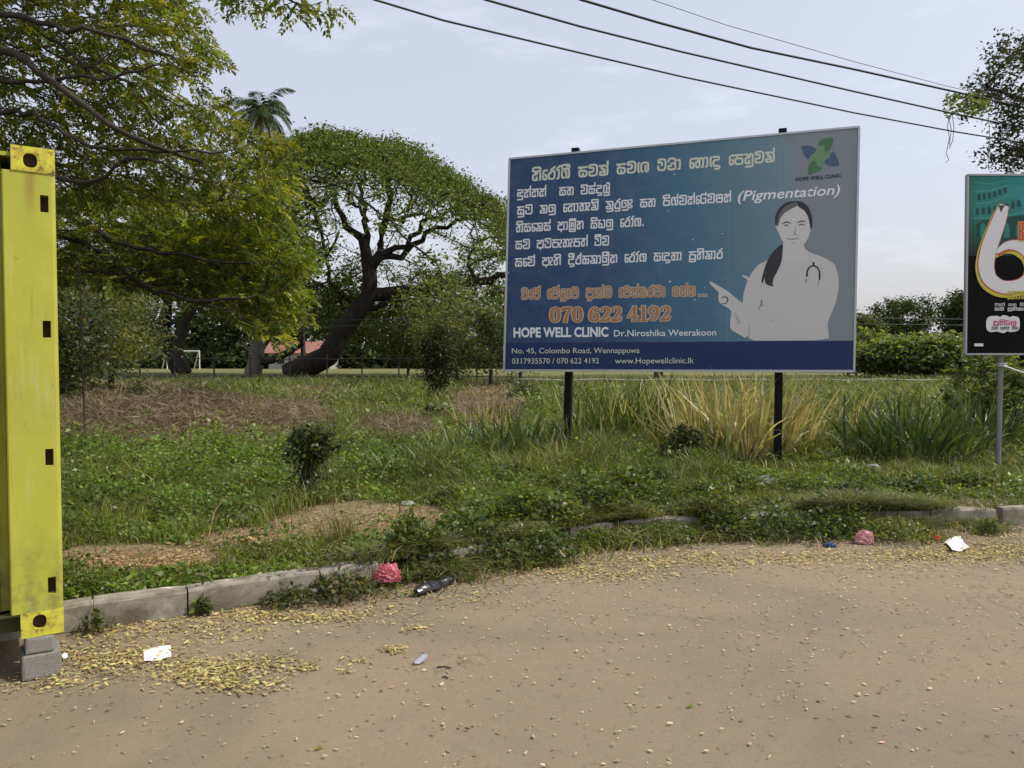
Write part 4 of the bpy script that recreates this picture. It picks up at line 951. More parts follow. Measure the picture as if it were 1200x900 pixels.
limbsA = [
    ([Vector((-9.4, 12.2, 4.0)), (-90, 0, 11.5), (0, 57, 9.6), (45, 85, 9.5), (90, 117, 9.4), (135, 150, 9.4), (175, 172, 9.5), (235, 190, 9.8)], .12, .02),
    ([Vector((-9.4, 12.2, 4.0)), (-60, 10, 10.5), (30, 22, 9.6), (60, 33, 9.5), (100, 36, 9.4), (150, 48, 9.4), (200, 68, 9.4)], .08, .014),
    ([Vector((-9.4, 12.2, 4.0)), (-40, 80, 12), (0, 92, 10), (45, 97, 9.8), (80, 88, 9.7), (130, 92, 9.6), (180, 78, 9.6)], .06, .014),
    ([Vector((-9.4, 12.2, 4.0)), (-60, 120, 12), (0, 130, 10.2), (30, 132, 10), (75, 158, 9.8), (120, 172, 9.7), (190, 180, 9.6), (260, 178, 9.7)], .06, .012),
    ([Vector((-9.4, 12.2, 4.0)), (-20, 40, 11), (30, 30, 10.6), (70, 52, 10.4), (100, 75, 10.2), (140, 92, 10)], .05, .01),
    ([Vector((-9.4, 12.2, 4.0)), (-30, -160, 10), (120, -120, 9), (250, -60, 8.5), (310, -12, 8.2), (360, 6, 8.1)], .07, .006),
    ([Vector((-9.6, 12.4, 3.0)), (-40, 195, 12), (62, 207, 10), (100, 213, 9.9), (125, 208, 9.8), (150, 188, 9.7), (190, 192, 9.7), (240, 215, 9.8)], .07, .014),
    ([Vector((-9.4, 12.2, 4.0)), (-120, -200, 11), (0, -160, 9.5), (110, -60, 9), (190, -10, 8.8)], .07, .01),
]
near_tree('rain tree reaching in over the yellow container, long dark limbs and yellow green feathery leaves', tr1, .34, limbsA,
          [(PA, 9.9, 14.0, 1.0), (PT_, 7.9, 8.5, .09)], 2600, .20, 1.3, .22, .010, .0045, 5, .12, .068, .034, (0.105, 0.14, 0.022), (0.21, 0.21, 0.025), .20, cap=7500)
tr2 = [Vector((-17.5, 22, 0.1)), Vector((-17.3, 22, 2.5)), Vector((-16.8, 21.8, 4.4))]
limbsB = [
    ([Vector((-16.8, 21.8, 4.4)), (0, 215, 20), (62, 235, 19), (107, 267, 18.5), (162, 292, 18), (225, 302, 17.6), (282, 310, 17.3)], .13, .02),
    ([Vector((-16.8, 21.8, 4.4)), (10, 255, 20), (65, 272, 19), (120, 295, 18.5), (150, 320, 18), (190, 342, 17.8), (230, 352, 17.5), (290, 349, 17.2)], .14, .03),
    ([Vector((-16.8, 21.8, 4.4)), (20, 290, 20), (70, 302, 19.5), (100, 317, 19), (140, 322, 18.6), (180, 345, 18)], .09, .03),
    ([Vector((-16.8, 21.8, 4.4)), (40, 180, 19), (150, 222, 18), (220, 240, 17.5), (300, 232, 17)], .08, .02),
    ([(240, 352, 17.5), (275, 366, 17.4), (305, 385, 17.3), (330, 396, 17.2)], .022, .006),
]
near_tree('second rain tree behind the container, low drooping branches ending in bright yellow green leaf sprays', tr2, .4, limbsB,
          [(PB, 17.6, 22.5, 1.0)], 1900, .32, 2.0, .36, .018, .008, 6, .17, .112, .054, (0.105, 0.15, 0.022), (0.25, 0.27, 0.03), .25, droop=(.25, -.1, -.3), cap=6000)

# ------------------------------------------------------------------ generic tree built by growth
def grow_tree(name, label, x, y, h, cw, ch_, base_h, trunk_r, col, alt=None, pa=0.0, natt=260, kleaf=70, leaf=0.3, lean=(0, 0), spread=0.6, flat=.55, cat='tree', group=None, m=None, barkm=None, dome=False, cap=1600, trunk_poly=None, gap=0.0):
    z0 = float(gz(x, y)) - 0.05; root = empty(name, (x, y, z0)); tag(root, label, cat, group)
    step = max(h / 22, .12); s = Skel()
    tp = trunk_poly or [(x, y, z0), (x + lean[0] * .5, y + lean[1] * .5, z0 + base_h * .55), (x + lean[0], y + lean[1], z0 + base_h)]
    s.limb([Vector(q) for q in tp], trunk_r, trunk_r * .6, step, wob=.06)
    u = unit(R.normal(size=(natt, 3))); rad = R.random((natt, 1)) ** (1 / 2.6)
    if dome: u[:, 2] = np.abs(u[:, 2]) - .12
    nb = vnoise(u[:, 0] * 3 + x, u[:, 1] * 3 + u[:, 2] * 4 + y, .8, 6)[:, None]
    A = u * rad * (0.72 + .42 * nb) * np.array([cw / 2, cw / 2, ch_ / 2 * (1.5 if dome else 1)]) + np.array([x + lean[0] * 1.6, y + lean[1] * 1.6, z0 + (h - ch_ / 2 if not dome else h - ch_ * .85)])
    A = A[A[:, 2] > z0 + .2]
    P, par = colonize(s.P, s.par, A, step, max(cw, h) * .5, step * 1.3, 45, cap=cap)
    mr = np.array(list(s.mr) + [0] * (len(P) - len(s.P))); r, chn = radii(P, par, max(trunk_r * .06, .006), 2.2, mr)
    wood('trunk', P, par, r, barkm or M_bark, root, 0, 5)
    q = spray(P, par, r, trunk_r * .16, kleaf, spread, flat)
    if gap: q = q[vnoise(q[:, 0] + q[:, 2], q[:, 1] + q[:, 2] * .7, spread * 3, 8) > gap]
    c = colvar(len(q), col, .25, alt, pa) * (0.75 + .5 * vnoise(q[:, 0] + q[:, 2] * .6, q[:, 1] - q[:, 2], spread * 2.5, 7)[:, None])
    L_ = leaf * R.uniform(.6, 1.4, len(q))
    leaves_obj('crown', q, L_, L_ * .55, c, m or M_farleaf, root, up=.7)
    return root

# ---- the big spreading rain tree, limbs traced
Yt = 62.0
def rain_tree_big():
    base = at(355, 438, Yt); root = empty('rain_tree', (base.x, base.y, 0.05))
    tag(root, 'huge umbrella shaped rain tree on a thick leaning dark trunk, left of the blue billboard', 'tree')
    T = lambda *q: [at(a, b, Yt + (c if len(q_) > 2 else 0)) for q_ in q for a, b, c in [(q_ + (0,))[:3]]]
    s = Skel(); st_ = .9
    s.limb([at(338, 440, Yt), at(385, 416, Yt), at(402, 388, Yt), at(422, 360, Yt), at(433, 345, Yt)], 1.0, .72, st_, wob=.05)
    s.limb(T((433, 345), (433, 315), (428, 295), (425, 280)), .6, .36, st_, wob=.05)
    for pts, r0, r1 in (
        (((425, 280), (405, 268), (396, 240), (392, 225), (375, 205, -3), (365, 180, -4)), .42, .12),
        (((429, 290), (430, 262), (428, 245), (422, 215, 3), (415, 185, 5)), .36, .1),
        (((438, 318), (446, 300), (448, 270), (455, 240), (456, 215, -4), (448, 180, -6)), .5, .12),
        (((448, 300), (470, 300), (492, 282), (510, 270), (535, 258), (560, 255), (578, 250)), .42, .08),
        (((450, 300), (475, 287), (497, 262), (520, 250, -3), (540, 240, -4), (565, 232, -5)), .36, .08),
        (((455, 265), (470, 262), (475, 255, 5), (500, 250, 8), (530, 225, 10)), .2, .06),
        (((433, 345), (462, 342), (490, 340), (520, 335), (556, 332), (600, 322), (640, 318)), .8, .2),
        (((435, 360), (455, 352), (480, 348, 6), (510, 345, 9)), .35, .15),
        (((425, 360), (410, 355, 5), (392, 340, 8), (370, 332, 10)), .3, .1),
        (((385, 330, 4), (383, 300, 4), (376, 270, 4), (368, 240, 4), (350, 215, 4)), .26, .08),
        (((383, 300, 4), (395, 285, 4), (398, 270, 4)), .14, .08),
        (((550, 320), (548, 300), (556, 285), (575, 275)), .22, .08),
        (((395, 225), (375, 240, -6), (350, 230, -9), (330, 215, -11)), .2, .06),
        (((430, 262), (415, 240, 5), (405, 210, 8)), .1, .05)):
        s.limb(T(*pts), r0 * .68, r1 * .7, st_, wob=.16)
    # umbrella shell
    top = [(322, 190), (338, 160), (352, 148), (390, 147), (430, 154), (480, 166), (520, 190), (556, 216), (580, 228), (596, 248), (628, 262), (640, 285)]
    tx, ty = zip(*top); A = []
    n = 2500; px = R.uniform(300, 650, n); Yd = R.normal(0, 7.5, n)
    yt = np.interp(px, tx, ty, left=205); dep = np.abs(R.normal(0, 1, n)) * np.interp(px, [300, 450, 500, 580], [27, 24, 15, 11]) + (np.abs(Yd) / 7.5) ** 2 * 12
    py = yt + 2 + dep + 10 * (vnoise(px, Yd * 4, 26, 4) - .4)
    for a, b, c in zip(px, py, Yd): A.append(at(a, b, Yt + c)[:])
    # lower foliage layers carried by the side limbs
    for (cx, cy, rx_, ry_, k) in ((580, 300, 32, 14, 90), (520, 322, 50, 9, 90), (470, 372, 45, 30, 200), (385, 345, 38, 22, 150), (345, 345, 34, 28, 130), (400, 385, 34, 24, 120), (350, 250, 30, 35, 110), (590, 345, 40, 12, 70), (440, 310, 26, 16, 40)):
        for _ in range(k):
            a, b = R.normal(0, .5), R.normal(0, .5); A.append(at(cx + a * rx_, cy + b * ry_, Yt + (R.uniform(2.5, 11) if cy > 295 else R.uniform(-6, 7)))[:])
    P, par = colonize(s.P, s.par, A, .6, 7.0, .68, 70, cap=9000)
    mr = np.array(list(s.mr) + [0] * (len(P) - len(s.P))); r, chn = radii(P, par, .026, 3.0, mr)
    r = r * np.where(np.array(r) < .12, 1.35, 1); wood('trunk', P, par, r, M_bark_deep, root, 0, 7)
    q = spray(P, par, r, .06, 36, .5, .4)
    pxq, pyq = pxof(q[:, 0], q[:, 1], q[:, 2]); below = pyq - np.interp(pxq, tx, ty)
    kp = np.where(below < 48, 1.0, np.where((pyq < 300) & (pxq < 560), .52, .8)); q = q[R.random(len(q)) < kp]
    c = colvar(len(q), (0.11, 0.155, 0.04), .25, (0.16, 0.19, 0.045), .2) * (0.8 + .4 * vnoise(q[:, 0], q[:, 1] + q[:, 2], 1.6, 7)[:, None])
    L_ = .26 * R.uniform(.6, 1.4, len(q)); leaves_obj('crown', q, L_, L_ * .55, c, M_farleaf, root, up=1.4)
    print('big tree nodes', len(P), 'leaves', len(q))
rain_tree_big()

# ---- trees with trunks at the middle left, palm, scrub and far trees
def gx(px, Y): return (px - 600) / FOC * Y
G1 = (0.06, 0.09, 0.024); G2 = (0.12, 0.15, 0.04); G3 = (0.04, 0.06, 0.02); G4 = (0.075, 0.10, 0.045)
t = grow_tree('broad_tree', 'dark forked tree trunk beside the football goal, left of the mottled trunk', gx(215, 74), 74, 15, 20, 8, 5, .95, G3, natt=260, kleaf=60, leaf=.42, spread=.9, lean=(0.2, 0),
              trunk_poly=[(gx(214, 74), 74, 0.1), (gx(201, 74), 74, 2.4), (gx(193, 74), 74, 4.2), (gx(195, 74), 74, 6)], gap=.25, barkm=M_bark_deep)
s_ = Skel(); s_.limb([Vector((gx(216, 74), 73.9, .1)), Vector((gx(207, 74), 73.9, 2)), Vector((gx(214, 74), 73.9, 4.5)), Vector((gx(236, 74), 74, 8))], .8, .35, .8, wob=.04)
r_, _c2 = radii(np.array(s_.P), s_.par, .3, 2.3, s_.mr); wood('limb', s_.P, s_.par, r_, M_bark, t, 0, 7)
t = grow_tree('broad_tree', 'pale mottled tree trunk with a low limb bending right, left of the leaning rain tree', gx(300, 70), 70, 14, 14, 6, 5.5, .85, G3, natt=200, kleaf=55, leaf=.4, spread=.8, barkm=M_bark_pale,
              trunk_poly=[(gx(297, 70), 70, 0.1), (gx(302, 70), 70, 2.6), (gx(305, 70), 70, 4.5), (gx(302, 70), 70, 6)], gap=.25)
s_ = Skel(); s_.limb([Vector(at(302, 424, 70)), Vector(at(320, 421, 69.5)), Vector(at(340, 412, 69)), Vector(at(354, 402, 69))], .42, .28, .5, wob=.04)
r_, _c2 = radii(np.array(s_.P), s_.par, .25, 2.3, s_.mr); wood('limb', s_.P, s_.par, r_, M_bark, t, 0, 7)

def palm(label, px, Ytop, zt_px, lean_px, nf=20, fl=3.6, name='coconut_palm'):
    top = at(px, zt_px, Ytop); bx = gx(px + lean_px, Ytop); root = empty(name, (bx, Ytop, 0.1)); tag(root, label, 'palm tree')
    bm = bmesh.new(); n = 16
    pts = [Vector((bx + (top.x - bx) * (t ** 1.6), Ytop, .05 + (top.z - .05) * t)) for t in np.linspace(0, 1, n)]
    tube(bm, pts, [.26 - .09 * t + (.01 if k % 2 else 0) for k, t in enumerate(np.linspace(0, 1, n))], 8); bm_obj('trunk', bm, M_bark, root, smooth=True)
    for k in range(nf):
        a = 2.39996 * k; el = 1.25 - 1.9 * (k / nf); d = np.array([math.cos(a) * math.cos(el), math.sin(a) * math.cos(el), math.sin(el)]); q = np.array(top); L_ = fl * R.uniform(.8, 1.1)
        st2 = []; seg = 12
        for j in range(seg + 1):
            st2.append(q.copy()); q = q + d * L_ / seg; d = unit(d + np.array([0, 0, -.20 - .04 * (k > nf * .7)]))
        st2 = np.array(st2); V, F = [], []
        side = np.cross(st2[1] - st2[0], [0, 0, 1.]); side = unit(side)
        for j in range(1, seg * 4):
            t = j / (seg * 4); f = t * seg; i0 = int(f); p = st2[i0] + (st2[i0 + 1] - st2[i0]) * (f - i0); dd = unit(st2[i0 + 1] - st2[i0])
            ll = fl * .26 * math.sin(math.pi * min(1, t * .9 + .12)) ** .7
            for sg in (-1, 1):
                v = unit(side * sg * .8 + dd * .75 + np.array([0, 0, -.5 + .15 * R.normal()])); b = len(V); wd_ = .06
                V += [p - dd * wd_, p + v * ll * .5 + dd * wd_, p + v * ll + np.array([0, 0, -.12]), p + v * ll * .5 - dd * wd_]; F.append((b, b + 1, b + 2, b + 3))
        for j in range(seg):
            b = len(V); wv = side * .03; V += [st2[j] - wv, st2[j] + wv, st2[j + 1] + wv, st2[j + 1] - wv]; F.append((b, b + 1, b + 2, b + 3))
        dead = k > nf - 4
        c = colvar(len(V), (0.16, 0.12, 0.06) if dead else (0.06, 0.085, 0.035), .15); np_mesh('frond', np.array(V), np.array(F), M_farleaf, root, c)
palm('tall coconut palm showing its crown of grey green fronds above the rain trees', 306, 78, 130, -6, 26, 4.6)
palm('shorter coconut palm with hanging brown fronds, between the near leaves and the umbrella tree', 336, 78, 178, 20, 16, 3.8)

# left scrub behind the container
for (px_, Y, h, cw, col, al, lab) in (
    (85, 30, 6.0, 6.5, G2, .12, 'bushy grey green tree just right of the container, standing behind the cut grass'),
    (130, 36, 5.6, 5.4, G4, .1, 'wide bushy tree behind the heap of dry grass'),
    (60, 26, 4.5, 5, G4, .1, 'low twiggy tree hidden partly by the container edge')):
    grow_tree('scrub_tree', lab, gx(px_, Y), Y, h, cw, h * .92, h * .3, .16, col, (0.2, 0.19, 0.05), al, natt=300, kleaf=34, leaf=.17, spread=.34, flat=.9, m=M_leaf, gap=.3)
# scrub between the rain tree and the billboard
for (px_, Y, h, cw, col, lab) in (
    (535, 44, 5.2, 6.0, G2, 'light green scrubby tree left of the billboard, behind the dead sapling'),
    (575, 40, 4.6, 5.0, G1, 'dense green bush touching the left edge of the billboard'),
    (478, 60, 5.0, 6.5, G3, 'dark low bush under the long limb of the leaning rain tree'),
    (610, 46, 5.6, 6.0, G2, 'green tree mostly hidden behind the left part of the billboard')):
    grow_tree('scrub_tree', lab, gx(px_, Y), Y, h, cw, h * .88, h * .35, .13, col, (0.16, 0.18, 0.05), .2, natt=280, kleaf=24, leaf=.18, spread=.34, flat=.8, m=M_leaf, gap=.42)
grow_tree('thin_tree', 'thin tree with sparse leaves and a forked dark stem, above the dead sapling', gx(520, 34), 34, 5.4, 4.4, 3.0, 2.6, .07, G2, natt=150, kleaf=12, leaf=.13, spread=.3, m=M_leaf,
          trunk_poly=[(gx(508, 34), 34, .1), (gx(515, 34), 34, 2.0), (gx(522, 34), 34, 3.4), (gx(528, 34), 34, 4.2)])
# dark sapling overgrown with creeper
grow_tree('overgrown_sapling', 'dark creeper-covered sapling standing alone in the grass left of the billboard', gx(514, 24), 24, 2.5, 1.25, 2.1, 1.0, .06, (0.035, 0.045, 0.02), (0.16, 0.14, 0.07), .12, natt=160, kleaf=60, leaf=.085, spread=.13, flat=1.0, m=M_farleaf, barkm=M_bark_deep,
          trunk_poly=[(gx(516, 24), 24, .1), (gx(512, 24), 24, .5), (gx(511, 24), 24, 1.2)])
# right hand trees
for (px_, Y, h, cw, ch2, col, lab, lf) in (
    (1056, 90, 9.3, 8.4, 7.0, G1, 'round dark green tree seen in the gap between the two billboards', .3),
    (1126, 84, 9.6, 4.8, 7.8, G3, 'dark tree standing just left of the black advertising board', .3),
    (1008, 80, 6.2, 4.8, 5.4, G2, 'light green tree half hidden by the right edge of the blue billboard', .26),
    (1155, 70, 8.2, 8, 7, G3, 'dark tree behind the black advertising board', .34),
    (1215, 56, 6, 7, 5.5, G1, 'broad dark green tree at the right edge, behind the black board', .3)):
    grow_tree('broad_tree', lab, gx(px_, Y), Y, h, cw, ch2, h * .35, .2, col, natt=230, kleaf=40, leaf=lf, spread=.45, flat=.6, gap=.28)
# broad-leaved shrubs at the right, big drooping leaves
for (px_, Y, h, cw, lab) in ((1045, 60, 2.9, 5.4, 'pale green big-leaved shrub just right of the blue billboard'), (1085, 58, 3.3, 5.8, 'big-leaved shrub in the middle of the gap between the boards'), (1120, 56, 3.0, 4.4, 'big-leaved shrub at the foot of the black advertising board'),
                            (1020, 64, 3.4, 5.0, 'darker shrub beside the right edge of the blue billboard'), (1150, 15.5, 1.9, 1.5, 'leafy climbing shrub left of the grey pipe post'), (1192, 14.5, 1.6, 1.7, 'dark leafy bush right of the grey pipe post')):
    f = Y / 36
    grow_tree('broadleaf_shrub', lab, gx(px_, Y), Y, h, cw, h * .9, h * .3, .05, (0.10, 0.15, 0.04), (0.17, 0.21, 0.07), .35, gap=.3, natt=170, kleaf=22, leaf=.27 * max(f, .45), spread=.22 * f, flat=.8, cat='shrub', m=M_leaf)
# blurred dark tree top right
root = empty('broad_tree', (10.6, 13.5, 0.1)); tag(root, 'dark dense tree reaching in at the top right corner above the black board', 'tree')
s_ = Skel(); s_.limb([Vector((10.6, 13.5, 0)), Vector((10.5, 13.5, 2.5)), Vector((10.2, 13.6, 4.4)), Vector((9.9, 13.5, 6.0))], .22, .12, .3, wob=.05)
for l, a, b in (([Vector((9.5, 13.5, 5.0)), at(1240, 130, 13.4), at(1190, 110, 13.2), at(1155, 100, 13)], .08, .02), ([Vector((9.5, 13.5, 4.6)), at(1230, 190, 13.4), at(1180, 180, 13.2)], .05, .015), ([Vector((9.5, 13.5, 6)), at(1250, 60, 13.5), at(1200, 55, 13.4)], .06, .015)):
    s_.limb(l, a, b, .25)
A = np.concatenate([poly_points(520, [(1122, 122), (1132, 98), (1146, 84), (1150, 60), (1168, 54), (1178, 62), (1186, 40), (1215, 25), (1330, 10), (1400, 120), (1340, 210), (1200, 216), (1152, 196), (1150, 170), (1175, 150), (1140, 148), (1130, 135)], 12.2, 14.8)])
P, par = colonize(s_.P, s_.par, A, .2, 1.4, .25, 40, cap=2500); mr = np.array(list(s_.mr) + [0] * (len(P) - len(s_.P))); r, _ = radii(P, par, .005, 2.3, mr)
wood('trunk', P, par, r, M_bark, root, 0, 6); q = spray(P, par, r, .012, 46, .13, .7)
q = q[vnoise(q[:, 0] + q[:, 2], q[:, 1] + q[:, 2], .5, 8) > .24]
L_ = .075 * R.uniform(.6, 1.4, len(q)); leaves_obj('crown', q, L_, L_ * .5, colvar(len(q), (0.035, 0.045, 0.02), .3), M_leaf, root, up=.4)
# creeper hanging on the cables
root = empty('hanging_creeper', tuple(at(1138, 128, 12.1))); tag(root, 'bright green creeper clump hanging on the overhead cables with trailing bare stems', 'creeper')
A = poly_points(300, [(1104, 122), (1112, 108), (1130, 112), (1146, 108), (1160, 116), (1162, 128), (1150, 138), (1130, 134), (1114, 140), (1106, 132)], 11.9, 12.4)
leaves_obj('foliage', A, .07, .048, colvar(len(A), (0.15, 0.20, 0.05), .25, (0.08, 0.11, 0.03), .35), M_leaf, root, up=.3)
bm = bmesh.new()
for pts in (((1112, 136), (1111, 148), (1113, 162), (1110, 172), (1109, 180), (1112, 188), (1108, 190)), ((1116, 134), (1118, 150), (1116, 165), (1112, 174)), ((1113, 140), (1115, 152), (1112, 170)), ((1158, 132), (1160, 160), (1157, 182), (1159, 200))):
    tube(bm, [at(a + random.uniform(-.6, .6), b, 12.1) for a, b in pts], .006, 4)
bm_obj('stem', bm, mat('dry_stem', (0.25, 0.23, 0.19)), root)

# far tree belt closing the field
def far_belt():
    P = []
    for k in range(560):
        x_ = R.uniform(-150, 170); Y = R.uniform(114, 145); pxx = 600 + 900 * x_ / Y
        hh = (12 + 7 * vnoise(x_, 0, 9, 3)) if pxx < 640 else 5.2 + 4 * vnoise(x_, 0, 9, 3)
        if 1000 < pxx < 1300: hh = 4.6
        n = 150; u = unit(R.normal(size=(n, 3))) * R.random((n, 1)) ** .4 * [4.2, 3, hh * .28]; P.append(u + [x_, Y, R.uniform(1.2, hh * .78)])
    for k in range(330):
        x_ = -150 + 320 * k / 330 + R.normal(); n = 90; u = unit(R.normal(size=(n, 3))) * R.random((n, 1)) ** .4 * [3.4, 2.5, 1.9]; P.append(u + [x_, R.uniform(112, 118), 1.5])
    P = np.concatenate(P); P = P[P[:, 2] > .1]
    L_ = 1.05 * R.uniform(.6, 1.3, len(P)); c = colvar(len(P), (0.045, 0.066, 0.026), .25, (0.08, .10, .04), .2) * (0.6 + .6 * vnoise(P[:, 0], P[:, 2] * 2 + P[:, 1] * .3, 5, 7)[:, None])
    o = leaves_obj('distant_wood', P, L_, L_ * .6, c, M_farleaf, None, up=.6); tag(o, 'distant belt of trees closing the far side of the playing field', 'wood', kind='stuff')
far_belt()

# ------------------------------------------------------------------ field objects: goal, fence, house, wires, stake
M_wh = mat('white_goal_paint', (0.7, 0.7, 0.68), 0.5)
gl_ = at(207, 433, 105); root = empty('football_goal', (at(218, 433, 105).x, 105, .1)); tag(root, 'white football goal frame beside the forked dark tree on the far field', 'football goal')
xa, xb, zt2 = gx(196, 105), gx(234, 105), 2.6
for nm, pts in (('goal_post', [(xb, 105, 0), (xb, 105, zt2)]), ('goal_post', [(xa, 105, 0), (xa, 105, zt2)]), ('crossbar', [(xa, 105, zt2), (xb, 105, zt2)]), ('back_stay', [(xb - .1, 105, zt2), (xb - 1.6, 107, .1)]), ('back_stay', [(xa - .1, 105, zt2), (xa - 1.6, 107, .1)])):
    bm = bmesh.new(); tube(bm, pts, .075, 8); bm_obj(nm, bm, M_wh, root)
# red-roofed house
M_tile = mat('red_roof', rough=.8); _n = noise(M_tile, 1.2, 5); setc(M_tile, ramp(M_tile, _n, [(.3, (0.24, 0.11, 0.085)), (.7, (0.36, 0.18, 0.14))]))
M_wall = mat('house_wall', (0.36, 0.34, 0.30), .9)
hx = gx(352, 108); hs = empty('house', (hx, 108, .1)); tag(hs, 'far house with a red tiled roof seen behind the trunks, right of the mottled tree', 'house')
bm = bmesh.new(); box(bm, (hx, 110, 1.25), (8.6, 5, 2.3)); bm_obj('wall', bm, M_wall, hs)
bm = bmesh.new(); prism(bm, [(hx - 4.9, 107, 2.35), (hx - 4.9, 113, 2.35), (hx - 4.9, 110, 4.0)], Vector((9.8, 0, 0))); bm_obj('roof', bm, M_tile, hs)
for dx in (-2.6, 0.2, 2.6):
    bm = bmesh.new(); box(bm, (hx + dx, 107.48, 1.4), (1.0, .05, 1.1)); f_ = bm_obj('window', bm, mat('window_dark', (0.03, 0.035, 0.04), .2), hs)
# rail fence in front of the field
def fence(name, lab, xA, xB, Y, n, hts, postm, rad, cat='fence'):
    root = empty(name, ((xA + xB) / 2, Y, .1)); tag(root, lab, cat)
    for k in range(n + 1):
        x_ = xA + (xB - xA) * k / n + random.uniform(-.15, .15) * (0 < k < n); z0 = float(gz(x_, Y)); bm = bmesh.new(); tube(bm, [(x_, Y, z0 - .1), (x_ + random.uniform(-.04, .04), Y, z0 + max(hts) + .35)], rad * 1.5, 6); bm_obj('fence_post', bm, postm, root)
    for h in hts:
        bm = bmesh.new(); tube(bm, [(x_, Y - .04, .12 + h + .03 * math.sin(x_ * 1.7)) for x_ in np.linspace(xA, xB, 40)], rad, 5); bm_obj('fence_rail', bm, postm, root)
fence('rail_fence', 'dark rail fence with thin posts along the playing field, left of the billboard', gx(120, 52), gx(600, 52), 52, 11, (.25, 1.45), M_fence, .035)
M_pale = mat('pale_wire', (0.5, 0.5, 0.48), .6)
fence('wire_fence', 'low pale wire fence across the grass behind and right of the billboard', gx(606, 40), gx(1260, 40), 40, 8, (.38,), M_pale, .018)
for o in [o for o in bpy.data.objects if o.parent and o.parent.name == 'wire_fence' and o.name.startswith('fence_post')]: o.data.materials[0] = M_bark_pale
bm = bmesh.new(); box(bm, (gx(772, 46), 46, .55), (.5, .4, 1.0), None, .06)
for v in bm.verts: v.co.x += random.uniform(-.04, .04)
tag(bm_obj('tree_stump', bm, M_bark), 'short brown tree stump on the grass below the middle of the blue billboard', 'stump')
for (ya, lab) in ((381, 'thin far wire crossing the trees left of the billboard, the lower one'), (374, 'thin far wire crossing the trees left of the billboard, the upper one')):
    bm = bmesh.new(); tube(bm, [at(p_, ya + .00002 * (p_ - 800) ** 2 - 2, 45) for p_ in range(380, 1300, 40)], .022, 4); tag(bm_obj('field_wire', bm, M_cable), lab, 'cable')
bm = bmesh.new(); a_ = at(76, 545, 10); z_ = at(68, 250, 10)
tube(bm, [(a_.x, 10.5, 0), (z_.x - .02, 10.5, z_.z - .5)], .011, 6); tag(bm_obj('thin_stake', bm, mat('rusty_stake', (0.05, 0.035, 0.03), .9)), 'thin dark rusty stake standing in the weeds right beside the container', 'stake')
# ------------------------------------------------------------------ grass and weeds
def blades(P, H, Wd, lean, col, name, label, m=M_grass, parent=None, kind='stuff', bend=.5, cat=None):
    n = len(P); H = np.broadcast_to(H, (n,))[:, None]; Wd = np.broadcast_to(Wd, (n,))[:, None]
    a = R.uniform(0, 2 * math.pi, n); side = np.stack([np.cos(a), np.sin(a), 0 * a], -1); ln = R.normal(size=(n, 3)) * lean; ln[:, 2] = 0
    V = np.empty((n, 5, 3)); up = np.array([0, 0, 1.])
    mid = P + (up * .55 + ln * .35) * H; tip = P + (up * (1 - bend * .25 * np.linalg.norm(ln, axis=1, keepdims=True)) + ln * (1 + bend)) * H
    V[:, 0] = P - side * Wd * .5; V[:, 1] = P + side * Wd * .5; V[:, 2] = mid + side * Wd * .42; V[:, 3] = mid - side * Wd * .42; V[:, 4] = tip
    b = np.arange(n)[:, None] * 5
    F = np.concatenate([b + [0, 1, 2], b + [0, 2, 3], b + [3, 2, 4]])
    o = np_mesh(name, V.reshape(-1, 3), F, m, parent, np.repeat(col, 5, 0))
    if label: tag(o, label, cat or 'grass', kind=kind)
    return o
def scatter(n, y0, y1, x_half=None, power=1.0):
    """ground points inside a wedge around the view direction"""
    Y = y0 + (y1 - y0) * R.random(n) ** power; X = (R.random(n) * 2 - 1) * (Y * .78 + 1.5); return X, Y
def lay(n, y0, y1, s0=0.14, power=1.0):
    X, Y = scatter(n, y0, y1, power=power); k = (Y > K(X) + s0); X, Y = X[k], Y[k]; return X, Y, gz(X, Y)
green1 = np.array([0.10, 0.155, 0.024]); green2 = np.array([0.19, 0.215, 0.045]); strawc = np.array([0.32, 0.265, 0.155]); brownc = np.array([0.13, 0.10, 0.065])
def grasscol(X, Y, dry):
    n = len(X); t = vnoise(X, Y, 1.1, 5)[:, None]; t2 = (.35 * vnoise(X, Y, .33, 6) + .65 * vnoise(X, Y, .12, 8))[:, None]
    c = green1 * (1 - t) + green2 * t; c = c * (.45 + 1.1 * t2)
    far_ = np.clip((Y - 20) / 30, 0, 1)[:, None]; c = c * (1 - far_) + far_ * np.array([.12, .155, .04]) * (.75 + .5 * t)
    pd = np.clip(.13 + dry * .85 + .12 * (t2[:, 0] > .7), 0, 1); k = R.random(n) < pd
    mixd = R.random((n, 1)); c[k] = (strawc * mixd + brownc * (1 - mixd))[k]
    return (c * (1 + .32 * R.normal(size=(n, 1))).clip(.35, 2)).clip(.01, .6)
